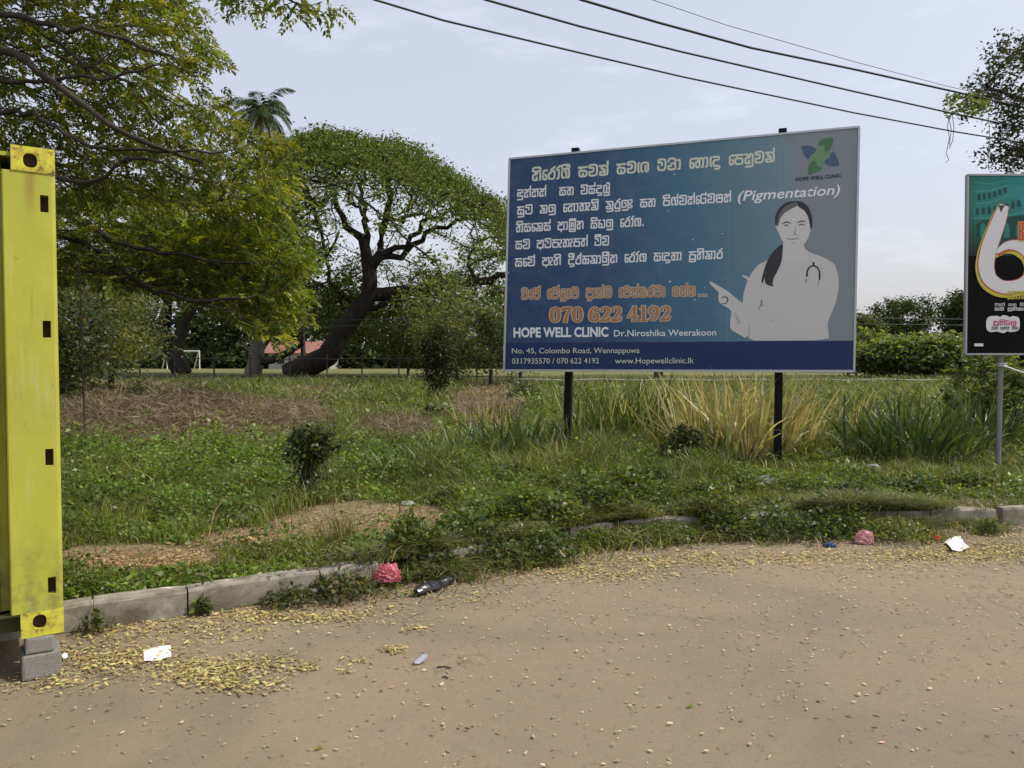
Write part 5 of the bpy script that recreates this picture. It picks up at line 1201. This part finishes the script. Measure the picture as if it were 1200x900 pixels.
def ground_grass(n, y0, y1, H0, H1, wd_, power, name, lab):
    X, Y, Z = lay(n, y0, y1, power=power); bare, dry, lush = masks(X, Y); dens = .35 + .9 * vnoise(X, Y, .45, 11)
    keep = R.random(len(X)) < np.clip(dens * (1 - bare * .97), 0, 1); X, Y, Z, dry, lush = X[keep], Y[keep], Z[keep], dry[keep], lush[keep]
    s = Y - K(X); H = (H0 + (H1 - H0) * 1.25 * vnoise(X, Y, .55, 12) ** 1.7) * R.uniform(.5, 1.3, len(X)) * np.clip(.35 + s / 3.0, .35, 1)
    H = H * (1 - .45 * dry); pxx, pyy = pxof(X, Y, Z); H = H * np.where((Y < 10.8) & (pxx > 860), .5, np.where((Y < 10.8) & (pxx > 520), 1.15, 1.0))
    lean = (.45 + .9 * dry)[:, None]
    blades(np.stack([X, Y, Z], -1), H, wd_ * (1 + .4 * dry), lean, grasscol(X, Y, dry), name, lab)
ground_grass(150000, 4.4, 9.5, .04, .30, .008, 1.0, 'verge_grass', 'short green grass covering the verge behind the kerb')
ground_grass(150000, 9, 22, .09, .40, .016, 1.2, 'rough_grass', 'rough green and straw grass in the middle of the plot')
ground_grass(80000, 21, 52, .15, .6, .045, 1.3, 'far_grass', 'tall far grass reaching back to the fences')
# grass tufts spilling over and in front of the kerb
X = R.uniform(-1.1, 4.6, 48000); Y = K(X) + .22 - np.abs(R.normal(0, .27, len(X))); k = (Y < K(X) + .2) & (R.random(len(X)) < np.clip(vnoise(X, Y, .35, 31) * 2.6 - .7, 0, 1) * np.where((X > -.65) & (X < 3.9), 1, .2)); X, Y = X[k], Y[k]
Z = np.where(Y > K(X) - .005, .15, 0.0); H = R.uniform(.04, .16, len(X)) * (.5 + vnoise(X, Y, .3, 32)); blades(np.stack([X, Y, Z], -1), H, .012, .9, grasscol(X, Y, np.full(len(X), .22)), 'kerb_grass', 'tufts of grass growing over the kerb onto the road edge')
# mown straw lying about on the heap
X = np.concatenate([R.normal(-7.4, 2.8, 26000), R.normal(-2.6, 1.0, 3500), R.normal(-.8, .9, 3500)]); Y = np.concatenate([R.normal(17.0, 2.0, 26000), R.normal(15.2, .6, 3500), R.normal(20.5, 1.6, 3500)])
b_2, d2, _l = masks(X, Y); k = R.random(len(X)) < d2 + .05; X, Y = X[k], Y[k]
P_ = np.stack([X, Y, gz(X, Y) + np.abs(R.normal(0, .11, len(X)))], -1); ax = R.normal(size=(len(X), 3)); ax[:, 2] *= .6
V, F = cards(P_, R.uniform(.15, .5, len(X)), .014, axis=unit(ax), jit=.1)
mixd = R.random((len(X), 1)); tag(np_mesh('cut_straw', V, F, M_dry, None, np.repeat(strawc * mixd + brownc * (1 - mixd), 4, 0)), 'brown cut grass lying in a heap behind the bright green weeds', 'straw', kind='stuff')
# low broad-leaved weeds
def weeds(n, y0, y1, L0, lushw, name, lab, power=1.0):
    X, Y, Z = lay(n, y0, y1, power=power); bare, dry, lush = masks(X, Y)
    pat = vnoise(X, Y, .55, 14); keep = R.random(len(X)) < np.clip((pat > .45) * .8 + lush * lushw, 0, 1) * (1 - bare * .95) * (1 - dry * .85); X, Y, Z, lush = X[keep], Y[keep], Z[keep], lush[keep]
    hh = (.04 + .62 * vnoise(X, Y, .38, 15) ** 2.2 * (0.6 + lush * .6)) * R.random(len(X)) ** .6 * np.clip((Y - K(X)) / 1.2, .3, 1) * np.clip(Y / 9, 1, 2)
    hh = hh * np.where((Y < 10.8) & (X > 2.4), .6, np.where((Y < 10) & (X > -.6), 1.5, 1))
    c = colvar(len(X), (0.105, 0.175, 0.028), .32, (0.22, 0.27, 0.08), .22) * (.7 + .6 * vnoise(X, Y, .6, 16)[:, None]); L_ = L0 * R.uniform(.5, 1.3, len(X)) * np.clip(Y / 8, 1, 3)
    V, F = cards(np.stack([X, Y, Z + hh], -1), L_, L_ * .62, up=1.1); tag(np_mesh(name, V, F, M_leaf, None, np.repeat(c, 4, 0)), lab, 'weeds', kind='stuff')
weeds(190000, 4.6, 13, .048, .9, 'low_weeds', 'low broad-leaved green weeds spreading between kerb and dry grass')
weeds(60000, 12, 40, .055, .5, 'field_weeds', 'taller mixed weeds in the rough ground further back', 1.3)

def put_on(px_, py_): p = gpt(px_, py_); return p
def clump(px_, py_, h, rad, n, col, alt, pa, wd_, lab, droop=.5, name='tall_grass_clump', bm_=.9):
    n = int(n * .62); wd_ = wd_ * 1.55; p = put_on(px_, py_); root = empty(name, tuple(p)); tag(root, lab, 'grass clump', 'tall grass clumps')
    a = R.uniform(0, 6.283, n); rr = rad * R.random(n) ** .6; X, Y = p.x + rr * np.cos(a), p.y + rr * np.sin(a); B = np.stack([X, Y, gz(X, Y)], -1)
    out = np.stack([np.cos(a), np.sin(a), 0 * a], -1) * (rr / rad)[:, None]; H = h * R.uniform(.45, 1.1, n)
    seg = 5; V = np.empty((n, seg + 1, 2, 3)); d = unit(np.array([0, 0, 1.]) + out * droop * .35 + R.normal(size=(n, 3)) * .24); q = B.copy(); sa = R.uniform(0, 6.28, n); side = np.stack([np.cos(sa), np.sin(sa), 0 * sa], -1)
    for j in range(seg + 1):
        t = j / seg; wj = wd_ * (1 - t ** 2 * .93) * .5 * (.75 + .5 * min(t * 4, 1)); V[:, j, 0] = q - side * wj; V[:, j, 1] = q + side * wj
        q = q + d * (H / seg)[:, None]; d = unit(d + (out * .08 + R.normal(size=(n, 3)) * .16) * droop + np.array([0, 0, -.12]) * droop * (j + 1) * .6 * R.uniform(0, 2.6, (n, 1)))
    c = colvar(n, col, .25, alt, pa); m_3 = (seg + 1) * 2; b = np.arange(n)[:, None] * m_3
    F = np.concatenate([b + [2 * j, 2 * j + 1, 2 * j + 3, 2 * j + 2] for j in range(seg)])
    np_mesh('grass_blade', V.reshape(-1, 3), F, M_grass, root, np.repeat(c, m_3, 0))['kind'] = 'stuff'
    return root
GG = (0.085, 0.13, 0.03); SG = (0.42, 0.38, 0.20); DG = (0.05, 0.08, 0.025)
for args in (
    (850, 535, 1.45, .85, 460, (0.30, 0.29, 0.13), SG, .45, .022, 'tallest straw coloured reed grass below the middle of the blue billboard', .75),
    (895, 530, 1.3, .8, 340, (0.30, 0.29, 0.12), SG, .4, .02, 'golden reed grass just left of the right billboard post', .8),
    (800, 505, 1.25, .55, 200, (0.16, 0.19, 0.06), SG, .4, .02, 'pale reed grass behind the small round bush', .8),
    (735, 520, 1.25, .8, 330, GG, SG, .22, .019, 'upright green reeds right of the left billboard post', .45),
    (690, 522, 1.0, .5, 160, GG, SG, .2, .018, 'short green reeds standing against the left billboard post', .4),
    (770, 515, 1.05, .5, 150, GG, SG, .3, .018, 'green reeds between the left post and the golden reeds', .55),
    (945, 525, 1.2, .8, 300, (0.16, 0.19, 0.06), SG, .4, .022, 'green reed grass right of the right billboard post', .6),
    (985, 505, 1.1, .8, 220, GG, SG, .12, .024, 'green reed grass below the right corner of the blue billboard', .7),
    (1050, 540, 1.05, .8, 330, DG, GG, .4, .026, 'dark green clump of long arching blades in the middle right', .85),
    (1090, 535, 1.1, .8, 260, DG, GG, .4, .026, 'dark green clump of long blades left of the pipe post', .85),
    (1150, 530, 1.15, .7, 220, DG, GG, .3, .028, 'dark green blades at the foot of the pipe post', .75),
    (605, 530, .75, .7, 260, GG, (0.14, 0.18, 0.06), .4, .022, 'broad-bladed green grass left of the left billboard post', .75),
    (650, 540, .7, .55, 200, GG, SG, .15, .02, 'green grass clump in front of the left billboard post', .75),
    (545, 545, .65, .7, 240, GG, (0.15, 0.2, 0.06), .4, .018, 'bright green long grass in the centre, right of the creeper stump', .9),
    (490, 560, .5, .6, 220, GG, (0.15, 0.2, 0.06), .4, .015, 'lower bright green grass next to the creeper stump', .9),
    (570, 505, .8, .6, 160, (0.24, 0.17, 0.10), SG, .5, .014, 'dry brown stalks behind the green grass in the centre', .6),
    (430, 500, .5, .7, 160, (0.10, 0.16, 0.04), SG, .1, .015, 'fresh green tuft behind the creeper stump', .8)):
    clump(*args)
# dry stalks sticking out of the rough grass
X, Y, Z = lay(4200, 6.5, 26, power=1.1); k = vnoise(X, Y, .7, 41) > .55; X, Y, Z = X[k], Y[k], Z[k]
blades(np.stack([X, Y, Z], -1), R.uniform(.2, .5, len(X)), .007 * np.clip(Y / 10, 1, 2), .5, colvar(len(X), (0.30, 0.24, 0.13), .3, (0.14, .1, .06), .3), 'dry_stalks', 'thin dry stalks standing in the rough grass', M_dry)
# leafy weeds / small bushes
def bush(px_, py_, rx_, h, n, L_, col, alt, pa, lab, name='leafy_weed', cat='weed', low=0.0, stems=12, m=None, ry_=None):
    p = put_on(px_, py_); root = empty(name, tuple(p)); tag(root, lab, cat)
    u = unit(R.normal(size=(n, 3))) * R.random((n, 1)) ** (1 / 2.2); nb = vnoise(u[:, 0] * 2 + px_, u[:, 2] * 2 + u[:, 1], .5, 5)[:, None]; u = u * (.7 + .5 * nb)
    P_ = np.array(p) + u * [rx_, ry_ or rx_ * .8, 0]; gl_0 = np.where(P_[:, 1] > K(P_[:, 0]) + .13, gz(P_[:, 0], P_[:, 1]), np.where(P_[:, 1] > K(P_[:, 0]), .17, 0))
    if low: P_[:, 2] = p.z + h * (.5 + low + u[:, 2] * .5)
    else: P_[:, 2] = gl_0 + .01 + h * (u[:, 2] * .5 + .5).clip(0, 1.2) * (1 - .75 * (u[:, 0] ** 2 + u[:, 1] ** 2).clip(0, 1)) + 0 * p.z
    LL = L_ * R.uniform(.5, 1.35, n); leaves_obj('foliage', P_, LL, LL * .62, colvar(n, col, .28, alt, pa), m or M_leaf, root, up=.7)
    bm = bmesh.new()
    for k in range(stems):
        e = P_[R.integers(n)]; b0 = np.array(p) + R.normal(size=3) * [rx_ * .2, rx_ * .15, 0]; b0[2] = p.z - .02; tube(bm, [b0, (b0 + e) / 2 + R.normal(size=3) * .03, e], [L_ * .09, L_ * .07, L_ * .03], 4, False)
    bm_obj('stem', bm, mat('weed_stem', (0.11, 0.12, 0.045)) if 'weed_stem' not in bpy.data.materials else bpy.data.materials['weed_stem'], root)
    return root
# stump wrapped by creeper
p = put_on(362, 588); root = bush(368, 588, .30, .42, 1500, .055, (0.045, 0.065, 0.022), (0.16, 0.2, 0.06), .22, 'dark top-heavy creeper bush on a leaning stump in the bare patch', 'creeper_stump', 'bush', low=1.0, stems=14)
s_ = Skel(); s_.limb([Vector((p.x - .05, p.y, p.z - .05)), Vector((p.x - .02, p.y, p.z + .25)), Vector((p.x + .06, p.y, p.z + .55))], .085, .06, .08, wob=.1)
r_, _c2 = radii(np.array(s_.P), s_.par, .05, 2.3, s_.mr); wood('stump', s_.P, s_.par, r_, M_bark, root, 0, 8)
n = 500; P_ = np.array(p) + np.stack([R.normal(-.03, .09, n), R.normal(0, .08, n), R.uniform(0, .5, n)], -1); leaves_obj('trailing_leaves', P_, .05, .035, colvar(n, (0.04, 0.06, 0.02), .3), M_leaf, root)
GB = (0.085, 0.125, 0.028); GB2 = (0.14, 0.185, 0.045)
_wl = ['spindly weed', 'ragged weed', 'low spreading weed', 'tall leafy weed']
for k_, (a0, a1, a2, a3, w0) in enumerate(((640, 585, .28, .35, 'left of the two drooping weeds, below the left billboard post'), (690, 572, .3, .34, 'just below the foot of the left billboard post'), (770, 575, .3, .3, 'in front of the small round bush'), (825, 590, .32, .28, 'on the verge below the golden reeds'),
    (870, 575, .3, .26, 'left of the right billboard post foot'), (1000, 585, .35, .22, 'on the verge right of the right post'), (1075, 575, .35, .22, 'in front of the dark blades'), (1140, 570, .3, .2, 'left of the pipe post foot'), (600, 575, .35, .36, 'in the centre grass above the broken kerb'),
    (535, 590, .28, .26, 'at the right end of the bare patch'), (450, 560, .3, .3, 'right of the creeper stump'), (420, 535, .35, .34, 'behind the creeper stump'), (300, 560, .4, .3, 'in the bright weeds left of the stump'), (220, 545, .4, .32, 'in the bright weeds below the straw heap'), (150, 560, .4, .3, 'near the stake by the container'),
    (260, 590, .35, .26, 'at the edge of the bare soil'), (660, 520, .45, .45, 'against the left billboard post'), (585, 500, .5, .5, 'left of the billboard in the dry stalks'), (440, 480, .6, .5, 'in the rough grass left of the sapling'), (330, 480, .6, .45, 'behind the straw heap on its right'))):
    bush(a0, a1, a2, a3, 620, .05 * max(1, (600 - a1) / 60 * .6 + .7), ((0.07, 0.12, 0.025), (0.10, 0.15, 0.035), (0.055, 0.09, 0.025))[k_ % 3], (0.17, 0.18, 0.06), .25, _wl[k_ % 4] + ' ' + w0, stems=8)
for a in (
    (803, 545, .40, .62, 1500, .06, (0.035, 0.055, 0.02), GB2, .18, 'small round dark bush between the billboard posts', 'round_bush', 'bush'),
    (735, 590, .42, .42, 700, .075, GB, GB2, .3, 'weed with drooping leaves in front of the left billboard post'),
    (700, 605, .45, .42, 1100, .06, GB, GB2, .35, 'bushy weed on the verge in front of the green plastic film'),
    (620, 612, .42, .40, 1000, .055, GB2, GB, .35, 'tall bushy weed between the broken kerb stones in the middle'),
    (765, 600, .40, .34, 800, .05, GB, GB2, .3, 'bushy weed right behind the clear plastic bag'),
    (845, 608, .40, .34, 800, .05, GB2, GB, .3, 'bushy weed on the verge above the dark kerb weeds'),
    (545, 640, .34, .34, 850, .05, GB, GB2, .3, 'dense weed at the kerb stone right of the pink bag'),
    (560, 615, .32, .28, 600, .055, GB2, GB, .4, 'light green weed on the verge above the broken kerb'),
    (478, 655, .22, .36, 620, .055, GB2, GB, .4, 'upright light green weed growing in the kerb gap by the pink bag'),
    (515, 672, .20, .20, 420, .045, GB, GB2, .3, 'low weed in the road edge behind the black plastic'),
    (400, 690, .32, .17, 800, .04, (0.07, 0.09, 0.03), (0.2, 0.17, 0.08), .25, 'sprawling half dry creeper over the kerb left of the pink bag'),
    (340, 700, .22, .13, 480, .036, (0.07, 0.09, 0.03), (0.2, 0.17, 0.08), .25, 'thin creeper hanging down the kerb face'),
    (238, 700, .07, .12, 110, .04, GB, GB2, .2, 'small creeper on the kerb right of the container'),
    (112, 722, .10, .14, 130, .035, (0.10, 0.11, 0.04), GB, .3, 'dry creeper on the kerb end by the container'),
    (590, 645, .34, .20, 800, .045, GB, (0.16, 0.15, 0.07), .25, 'spreading weed along the road edge in the middle'),
    (640, 640, .34, .30, 900, .05, GB, (0.35, 0.32, 0.25), .10, 'bushy weed with pale seed heads at the road edge'),
    (655, 618, .30, .34, 620, .055, GB2, GB, .3, 'green weed standing behind the white concrete lump'),
    (700, 640, .30, .16, 620, .04, GB2, GB, .3, 'flat weed in front of the white concrete lump'),
    (775, 632, .45, .16, 900, .04, GB, GB2, .3, 'flat green weed mat below the clear plastic bag'),
    (850, 628, .34, .24, 820, .045, (0.045, 0.075, 0.02), GB2, .2, 'dark green weed covering the kerb below the golden reeds'),
    (920, 628, .55, .26, 1500, .045, (0.05, 0.085, 0.02), GB2, .3, 'wide dark green weed spilling over the kerb, largest of them'),
    (980, 625, .45, .26, 1200, .045, (0.055, 0.09, 0.02), GB2, .3, 'green weed over the kerb left of the pink plastic bag'),
    (1045, 632, .45, .20, 1100, .032, GB2, (0.2, 0.18, 0.08), .2, 'low fine weed at the road edge right of the pink plastic bag'),
    (1158, 612, .12, .17, 260, .035, GB, GB2, .2, 'small dark weed in the kerb joint near the right edge'),
    (940, 575, .5, .22, 900, .035, GB2, GB, .3, 'bright green low weed right of the right billboard post'),
    (130, 600, .55, .24, 1500, .06, GB, GB2, .3, 'broad-leaved weed patch next to the container'),
    (100, 690, .3, .12, 700, .03, GB2, GB, .3, 'small grassy weed between kerb and bare soil by the container'),
    (330, 652, .4, .12, 900, .03, GB2, (0.2, 0.18, 0.07), .3, 'low green weed on the bare soil behind the kerb'),
    (510, 495, .5, .5, 900, .07, (0.035, 0.045, 0.02), (0.2, 0.15, 0.08), .3, 'dark low growth round the foot of the overgrown sapling'),
    (615, 470, .7, .7, 900, .09, (0.04, 0.05, 0.025), GB, .3, 'dark grey green bush in the grass under the left corner of the billboard'),
    (165, 470, 1.0, .8, 1400, .09, (0.04, 0.06, 0.02), GB2, .2, 'dark bush growing out of the dry grass heap')):
    bush(*a)

# ------------------------------------------------------------------ fallen leaves
def litter(X, Y, L0, name, lab, base=(0.50, 0.42, 0.17), alt=(0.30, 0.21, 0.11), pa=.35):
    Z = np.where(Y > K(X) + .13, gz(X, Y) + .012, np.where(Y > K(X), .175, .006)) + np.abs(R.normal(0, .004, len(X)))
    ax = R.normal(size=(len(X), 3)); ax[:, 2] *= .12; ax = unit(ax); n = len(X); L_ = L0 * (.45 + .9 * R.random(n) ** 1.6)
    nr = R.normal(size=(n, 3)) * .3 + [0, 0, 1.]; s = unit(np.cross(ax, nr)); W_ = L_ * R.uniform(.24, .52, n); up = np.array([0, 0, 1.])
    P_ = np.stack([X, Y, Z], -1); V = np.empty((n, 6, 3)); cv = (L_ * R.uniform(-.02, .16, n) * (.35 if 'scattered' in name else 1))[:, None]
    for j, (a, b, c) in enumerate(((0, 0, 0), (.3, .5, .8), (.7, .45, .8), (1, 0, .2), (.7, -.45, .8), (.3, -.5, .8))):
        V[:, j] = P_ + ax * (L_ * a)[:, None] + s * (W_ * b)[:, None] + up * cv * c
    tag(np_mesh(name, V.reshape(-1, 3), np.arange(n * 6).reshape(n, 6), M_dry, None, np.repeat(colvar(n, base, .2, alt, pa), 6, 0)), lab, 'fallen leaves', kind='stuff')
def blob_pts(cx, cy, rx_, ry_, n):
    px = cx + R.normal(0, .45, n) * rx_; py = cy + R.normal(0, .45, n) * ry_; k = (py > 430); px, py = px[k], py[k]
    x = (px - 600) / FOC; z = (450 - py) / FOC; dy, dz = ct + z * st, -st + z * ct; t = -EYE / dz; return x * t, dy * t
XX, YY = [], []
for (cx, cy, rx_, ry_, n) in ((130, 770, 85, 28, 1500), (200, 740, 130, 16, 1100), (330, 722, 130, 12, 1200), (255, 792, 60, 14, 850), (285, 805, 48, 10, 550), (225, 785, 70, 18, 500), (310, 780, 60, 14, 350), (120, 735, 60, 14, 400), (490, 738, 18, 5, 130), (463, 762, 20, 5, 140), (360, 783, 16, 4, 60), (418, 774, 22, 5, 70), (405, 788, 10, 3, 30), (60, 800, 60, 15, 300),
                              (640, 668, 90, 9, 700), (740, 660, 150, 14, 2100), (700, 674, 110, 14, 800), (860, 655, 130, 12, 1500), (1000, 652, 140, 11, 1800), (1110, 650, 90, 13, 1900), (1190, 642, 70, 15, 2100), (1080, 662, 180, 16, 1000), (560, 700, 120, 14, 260), (450, 720, 100, 14, 260)):
    a, b = blob_pts(cx, cy, rx_, ry_, n); XX.append(a); YY.append(b)
X = np.concatenate(XX); Y = np.concatenate(YY); k = (Y < K(X) - .01) & (Y > 1.2); k &= R.random(len(X)) < .2 + 1.1 * vnoise(X, Y, .22, 22); litter(X[k], Y[k], .029, 'fallen_leaves', 'drifts of small pale yellow fallen leaves along the kerb')
X = R.uniform(-1.2, 6, 6500); Y = K(X) - .02 - np.abs(R.normal(0, .34, 6500)); litter(X, Y, .028, 'edge_leaves', 'brown and yellow leaf crumbs between the kerb weeds and the leaf drift', (0.40, 0.31, 0.17), (0.22, 0.15, 0.09), .4)
X, Y = scatter(8500, 2.0, 7.3, power=.62); k = Y < K(X) - .02; litter(X[k], Y[k], .024, 'scattered_leaves', 'single pale fallen leaves scattered over the dusty road', (0.46, 0.39, 0.24), (0.28, 0.2, 0.11), .35)
XX, YY = [], []
for (cx, cy, rx_, ry_, n) in ((165, 655, 120, 20, 2400), (430, 612, 130, 22, 2200), (310, 632, 110, 16, 1200), (1120, 600, 90, 8, 500), (600, 600, 300, 30, 900)):
    a, b = blob_pts(cx, cy, rx_, ry_, n); XX.append(a); YY.append(b)
X = np.concatenate(XX) * .92; Y = np.concatenate(YY) * .92; k = (Y > K(X) + .15); litter(X[k], Y[k], .034, 'verge_leaves', 'dry leaves covering the bare soil on the verge', (0.42, 0.30, 0.15), (0.25, 0.15, 0.08), .4)
# grit on the road
X, Y = scatter(5200, 2.0, 6.5); k = Y < K(X) - .05; X, Y = X[k], Y[k]; n = len(X); rr = R.uniform(.0008, .0022, n)[:, None]
oc = np.array([[1, 0, 0], [0, 1, 0], [-1, 0, 0], [0, -1, 0], [0, 0, 1.]]) ; V = np.stack([X, Y, np.full(n, .001)], -1)[:, None] + oc[None] * rr[:, :, None] * R.uniform(.6, 1.3, (n, 5, 1))
b = np.arange(n)[:, None] * 5; F = np.concatenate([b + [0, 1, 4], b + [1, 2, 4], b + [2, 3, 4], b + [3, 0, 4]])
tag(np_mesh('road_grit', V.reshape(-1, 3), F, M_dry, None, np.repeat(colvar(n, (0.26, .2, .15), .35, (0.08, .06, .05), .25), 5, 0)), 'small stones and grit on the road surface', 'grit', kind='stuff')

# ------------------------------------------------------------------ rubbish
def crumple(name, lab, px_, py_, sx_, sy_, sz_, m, seed, cat='bag', z=None, detail=4, amp=.35, yaw=0.0):
    p = put_on(px_, py_); rg = np.random.default_rng(seed); bm = bmesh.new(); amp = amp * 1.25; bmesh.ops.create_icosphere(bm, subdivisions=detail, radius=1.0)
    ph = rg.uniform(0, 6, 12); fr = rg.uniform(2, 11, (12, 3))
    for v in bm.verts:
        c = v.co.copy(); q = sum(abs(math.sin(fr[i] @ np.array(c) + ph[i])) for i in range(12)) / 12 - .6
        v.co = c * (1 + amp * q * 3 + amp * .16 * (rg.random() - .5)); v.co.x *= sx_; v.co.y *= sy_; v.co.z = max(v.co.z, -.25) * sz_ + .25 * sz_
    bm.transform(Matrix.Rotation(yaw, 4, 'Z')); o = bm_obj(name, bm, m); o.location = p + Vector((0, 0, .004)); tag(o, lab, cat); return o
def plastic(name, c, tr=.3, rough=.35):
    m = mat(name, c, rough, 0, .5); nt = m.node_tree; t = N(m, 'ShaderNodeBsdfTranslucent'); t.inputs['Color'].default_value = (*c, 1); mx = N(m, 'ShaderNodeMixShader'); mx.inputs[0].default_value = tr
    Lk(m, nt.nodes['Principled BSDF'].outputs[0], mx.inputs[1]); Lk(m, t.outputs[0], mx.inputs[2]); Lk(m, mx.outputs[0], nt.nodes['Material Output'].inputs[0]); return m
M_pink = plastic('pink_plastic', (0.72, 0.22, 0.26)); M_pinkl = plastic('pale_pink_plastic', (0.75, 0.42, 0.44)); M_clear = plastic('pale_plastic', (0.6, 0.64, 0.6), .4); M_blk = mat('black_plastic', (0.012, 0.013, 0.02), .28, 0, .6)
M_gp = plastic('green_plastic', (0.12, 0.25, 0.18), .4); M_or = plastic('orange_plastic', (0.75, 0.2, 0.1)); M_bl = plastic('blue_plastic', (0.05, 0.1, 0.3)); M_gy = plastic('grey_plastic', (0.4, 0.42, 0.45))
M_paper = mat('white_paper', (0.8, 0.8, 0.76), .7)
crumple('plastic_bag', 'crumpled pink plastic bag against the kerb beside the black plastic', 454, 681, .085, .05, .085, M_pink, 1)
crumple('plastic_bag', 'pink and white crumpled plastic bag in the leaves at the right', 1013, 637, .075, .05, .085, M_pinkl, 2)
crumple('plastic_scrap', 'small orange plastic scrap next to the white sheet at the right', 1096, 633, .05, .03, .03, M_or, 3, 'scrap')
crumple('plastic_bag', 'crumpled clear plastic bag lying on top of the kerb weeds', 778, 598, .11, .08, .085, M_clear, 4)
crumple('plastic_scrap', 'dull green plastic film in the weeds behind the white concrete lump', 702, 600, .22, .1, .09, M_gp, 5, 'scrap')
crumple('plastic_scrap', 'grey crumpled plastic at the foot of the right billboard post', 897, 566, .11, .06, .06, M_gy, 6, 'scrap')
crumple('plastic_bottle', 'pale grey flattened plastic container in the grass below the dark blades', 1022, 551, .13, .06, .06, M_gy, 7, 'bottle', amp=.12)
crumple('plastic_scrap', 'small blue plastic scrap at the road edge right of the wide weed', 972, 641, .05, .03, .025, M_bl, 8, 'scrap')
crumple('plastic_scrap', 'pale plastic scrap in the weeds near the container', 100, 596, .06, .05, .06, M_clear, 9, 'scrap')
crumple('plastic_scrap', 'small white plastic scrap on the grass behind the bare soil', 283, 608, .06, .04, .03, M_clear, 10, 'scrap')
crumple('plastic_scrap', 'white plastic scrap at the far right on the verge', 1190, 568, .09, .05, .05, M_clear, 12, 'scrap')
crumple('plastic_scrap', 'white torn plastic on the straw right of the bare patch', 478, 592, .07, .04, .03, M_clear, 13, 'scrap')
# black plastic roll
pa, pb = gpt(487, 700), gpt(533, 682); bm = bmesh.new(); P_ = [pa + (pb - pa) * t + Vector((random.uniform(-.006, .006), random.uniform(-.006, .006), .035 + .008 * math.sin(9 * t))) for t in np.linspace(0, 1, 14)]
tube(bm, P_, [.028 + .022 * math.sin(math.pi * min(1, t * 1.2)) + random.uniform(-.005, .005) for t in np.linspace(0, 1, 14)], 12)
for v in bm.verts: v.co.z = max(v.co.z * .8, .003) + random.uniform(0, .004)
tag(bm_obj('plastic_bag', bm, M_blk), 'long rolled black plastic bag lying on the road edge', 'bag')
def sheet(lab, pts, m=M_paper, name='paper_sheet', bend=.012):
    G_ = [gpt(*q) for q in pts]; bm = bmesh.new(); n = 5; g_ = []
    for i in range(n + 1):
        row = []
        for j in range(n + 1):
            u, v = i / n, j / n; p_ = (G_[0] * (1 - u) + G_[1] * u) * (1 - v) + (G_[3] * (1 - u) + G_[2] * u) * v; row.append(bm.verts.new((p_.x, p_.y, p_.z + .006 + bend * abs(math.sin(2.5 * u + 2 * v)))))
        g_.append(row)
    for i in range(n):
        for j in range(n): bm.faces.new((g_[i][j], g_[i + 1][j], g_[i + 1][j + 1], g_[i][j + 1]))
    tag(bm_obj(name, bm, m), lab, 'paper')
sheet('flat white paper on the yellow leaves near the container', [(168, 764), (200, 759), (201, 773), (169, 778)])
sheet('small pale paper scrap alone on the road in the lower middle', [(489, 772), (501, 769), (499, 778), (485, 781)], M_gy)
sheet('white folded sheet on the leaf drift at the right', [(1106, 636), (1126, 632), (1136, 646), (1116, 649)], bend=.03)
sheet('tiny pale scrap by the concrete blocks', [(72, 768), (79, 769), (80, 774), (73, 774)])
# twigs on the road
for (a, b, lab) in (((512, 783), (528, 784), 'short dark twig right of the small paper scrap'), ((518, 795), (525, 796), 'tiny dark twig below the other twig on the road')):
    bm = bmesh.new(); tube(bm, [gpt(*a, .006), gpt((a[0] + b[0]) / 2, a[1] - .6, .008), gpt(*b, .006)], .004, 5); tag(bm_obj('twig', bm, M_bark), lab, 'twig')
for (px_, py_, col, lab) in ((218 * 0 + 368, 881, (0.25, 0.30, 0.03), 'yellow green fallen leaf on the road near the bottom left'), (805, 831, (0.22, 0.28, 0.04), 'green fallen leaf on the road below the middle')):
    p = gpt(px_, py_); V, F = cards(np.array([tuple(p + Vector((0, 0, .008)))]), .05, .022, axis=np.array([[.8, .6, .1]]), jit=.05, up=3); tag(np_mesh('fallen_leaf', V, F, M_leaf, None, np.repeat([col], 4, 0)), lab, 'leaf')
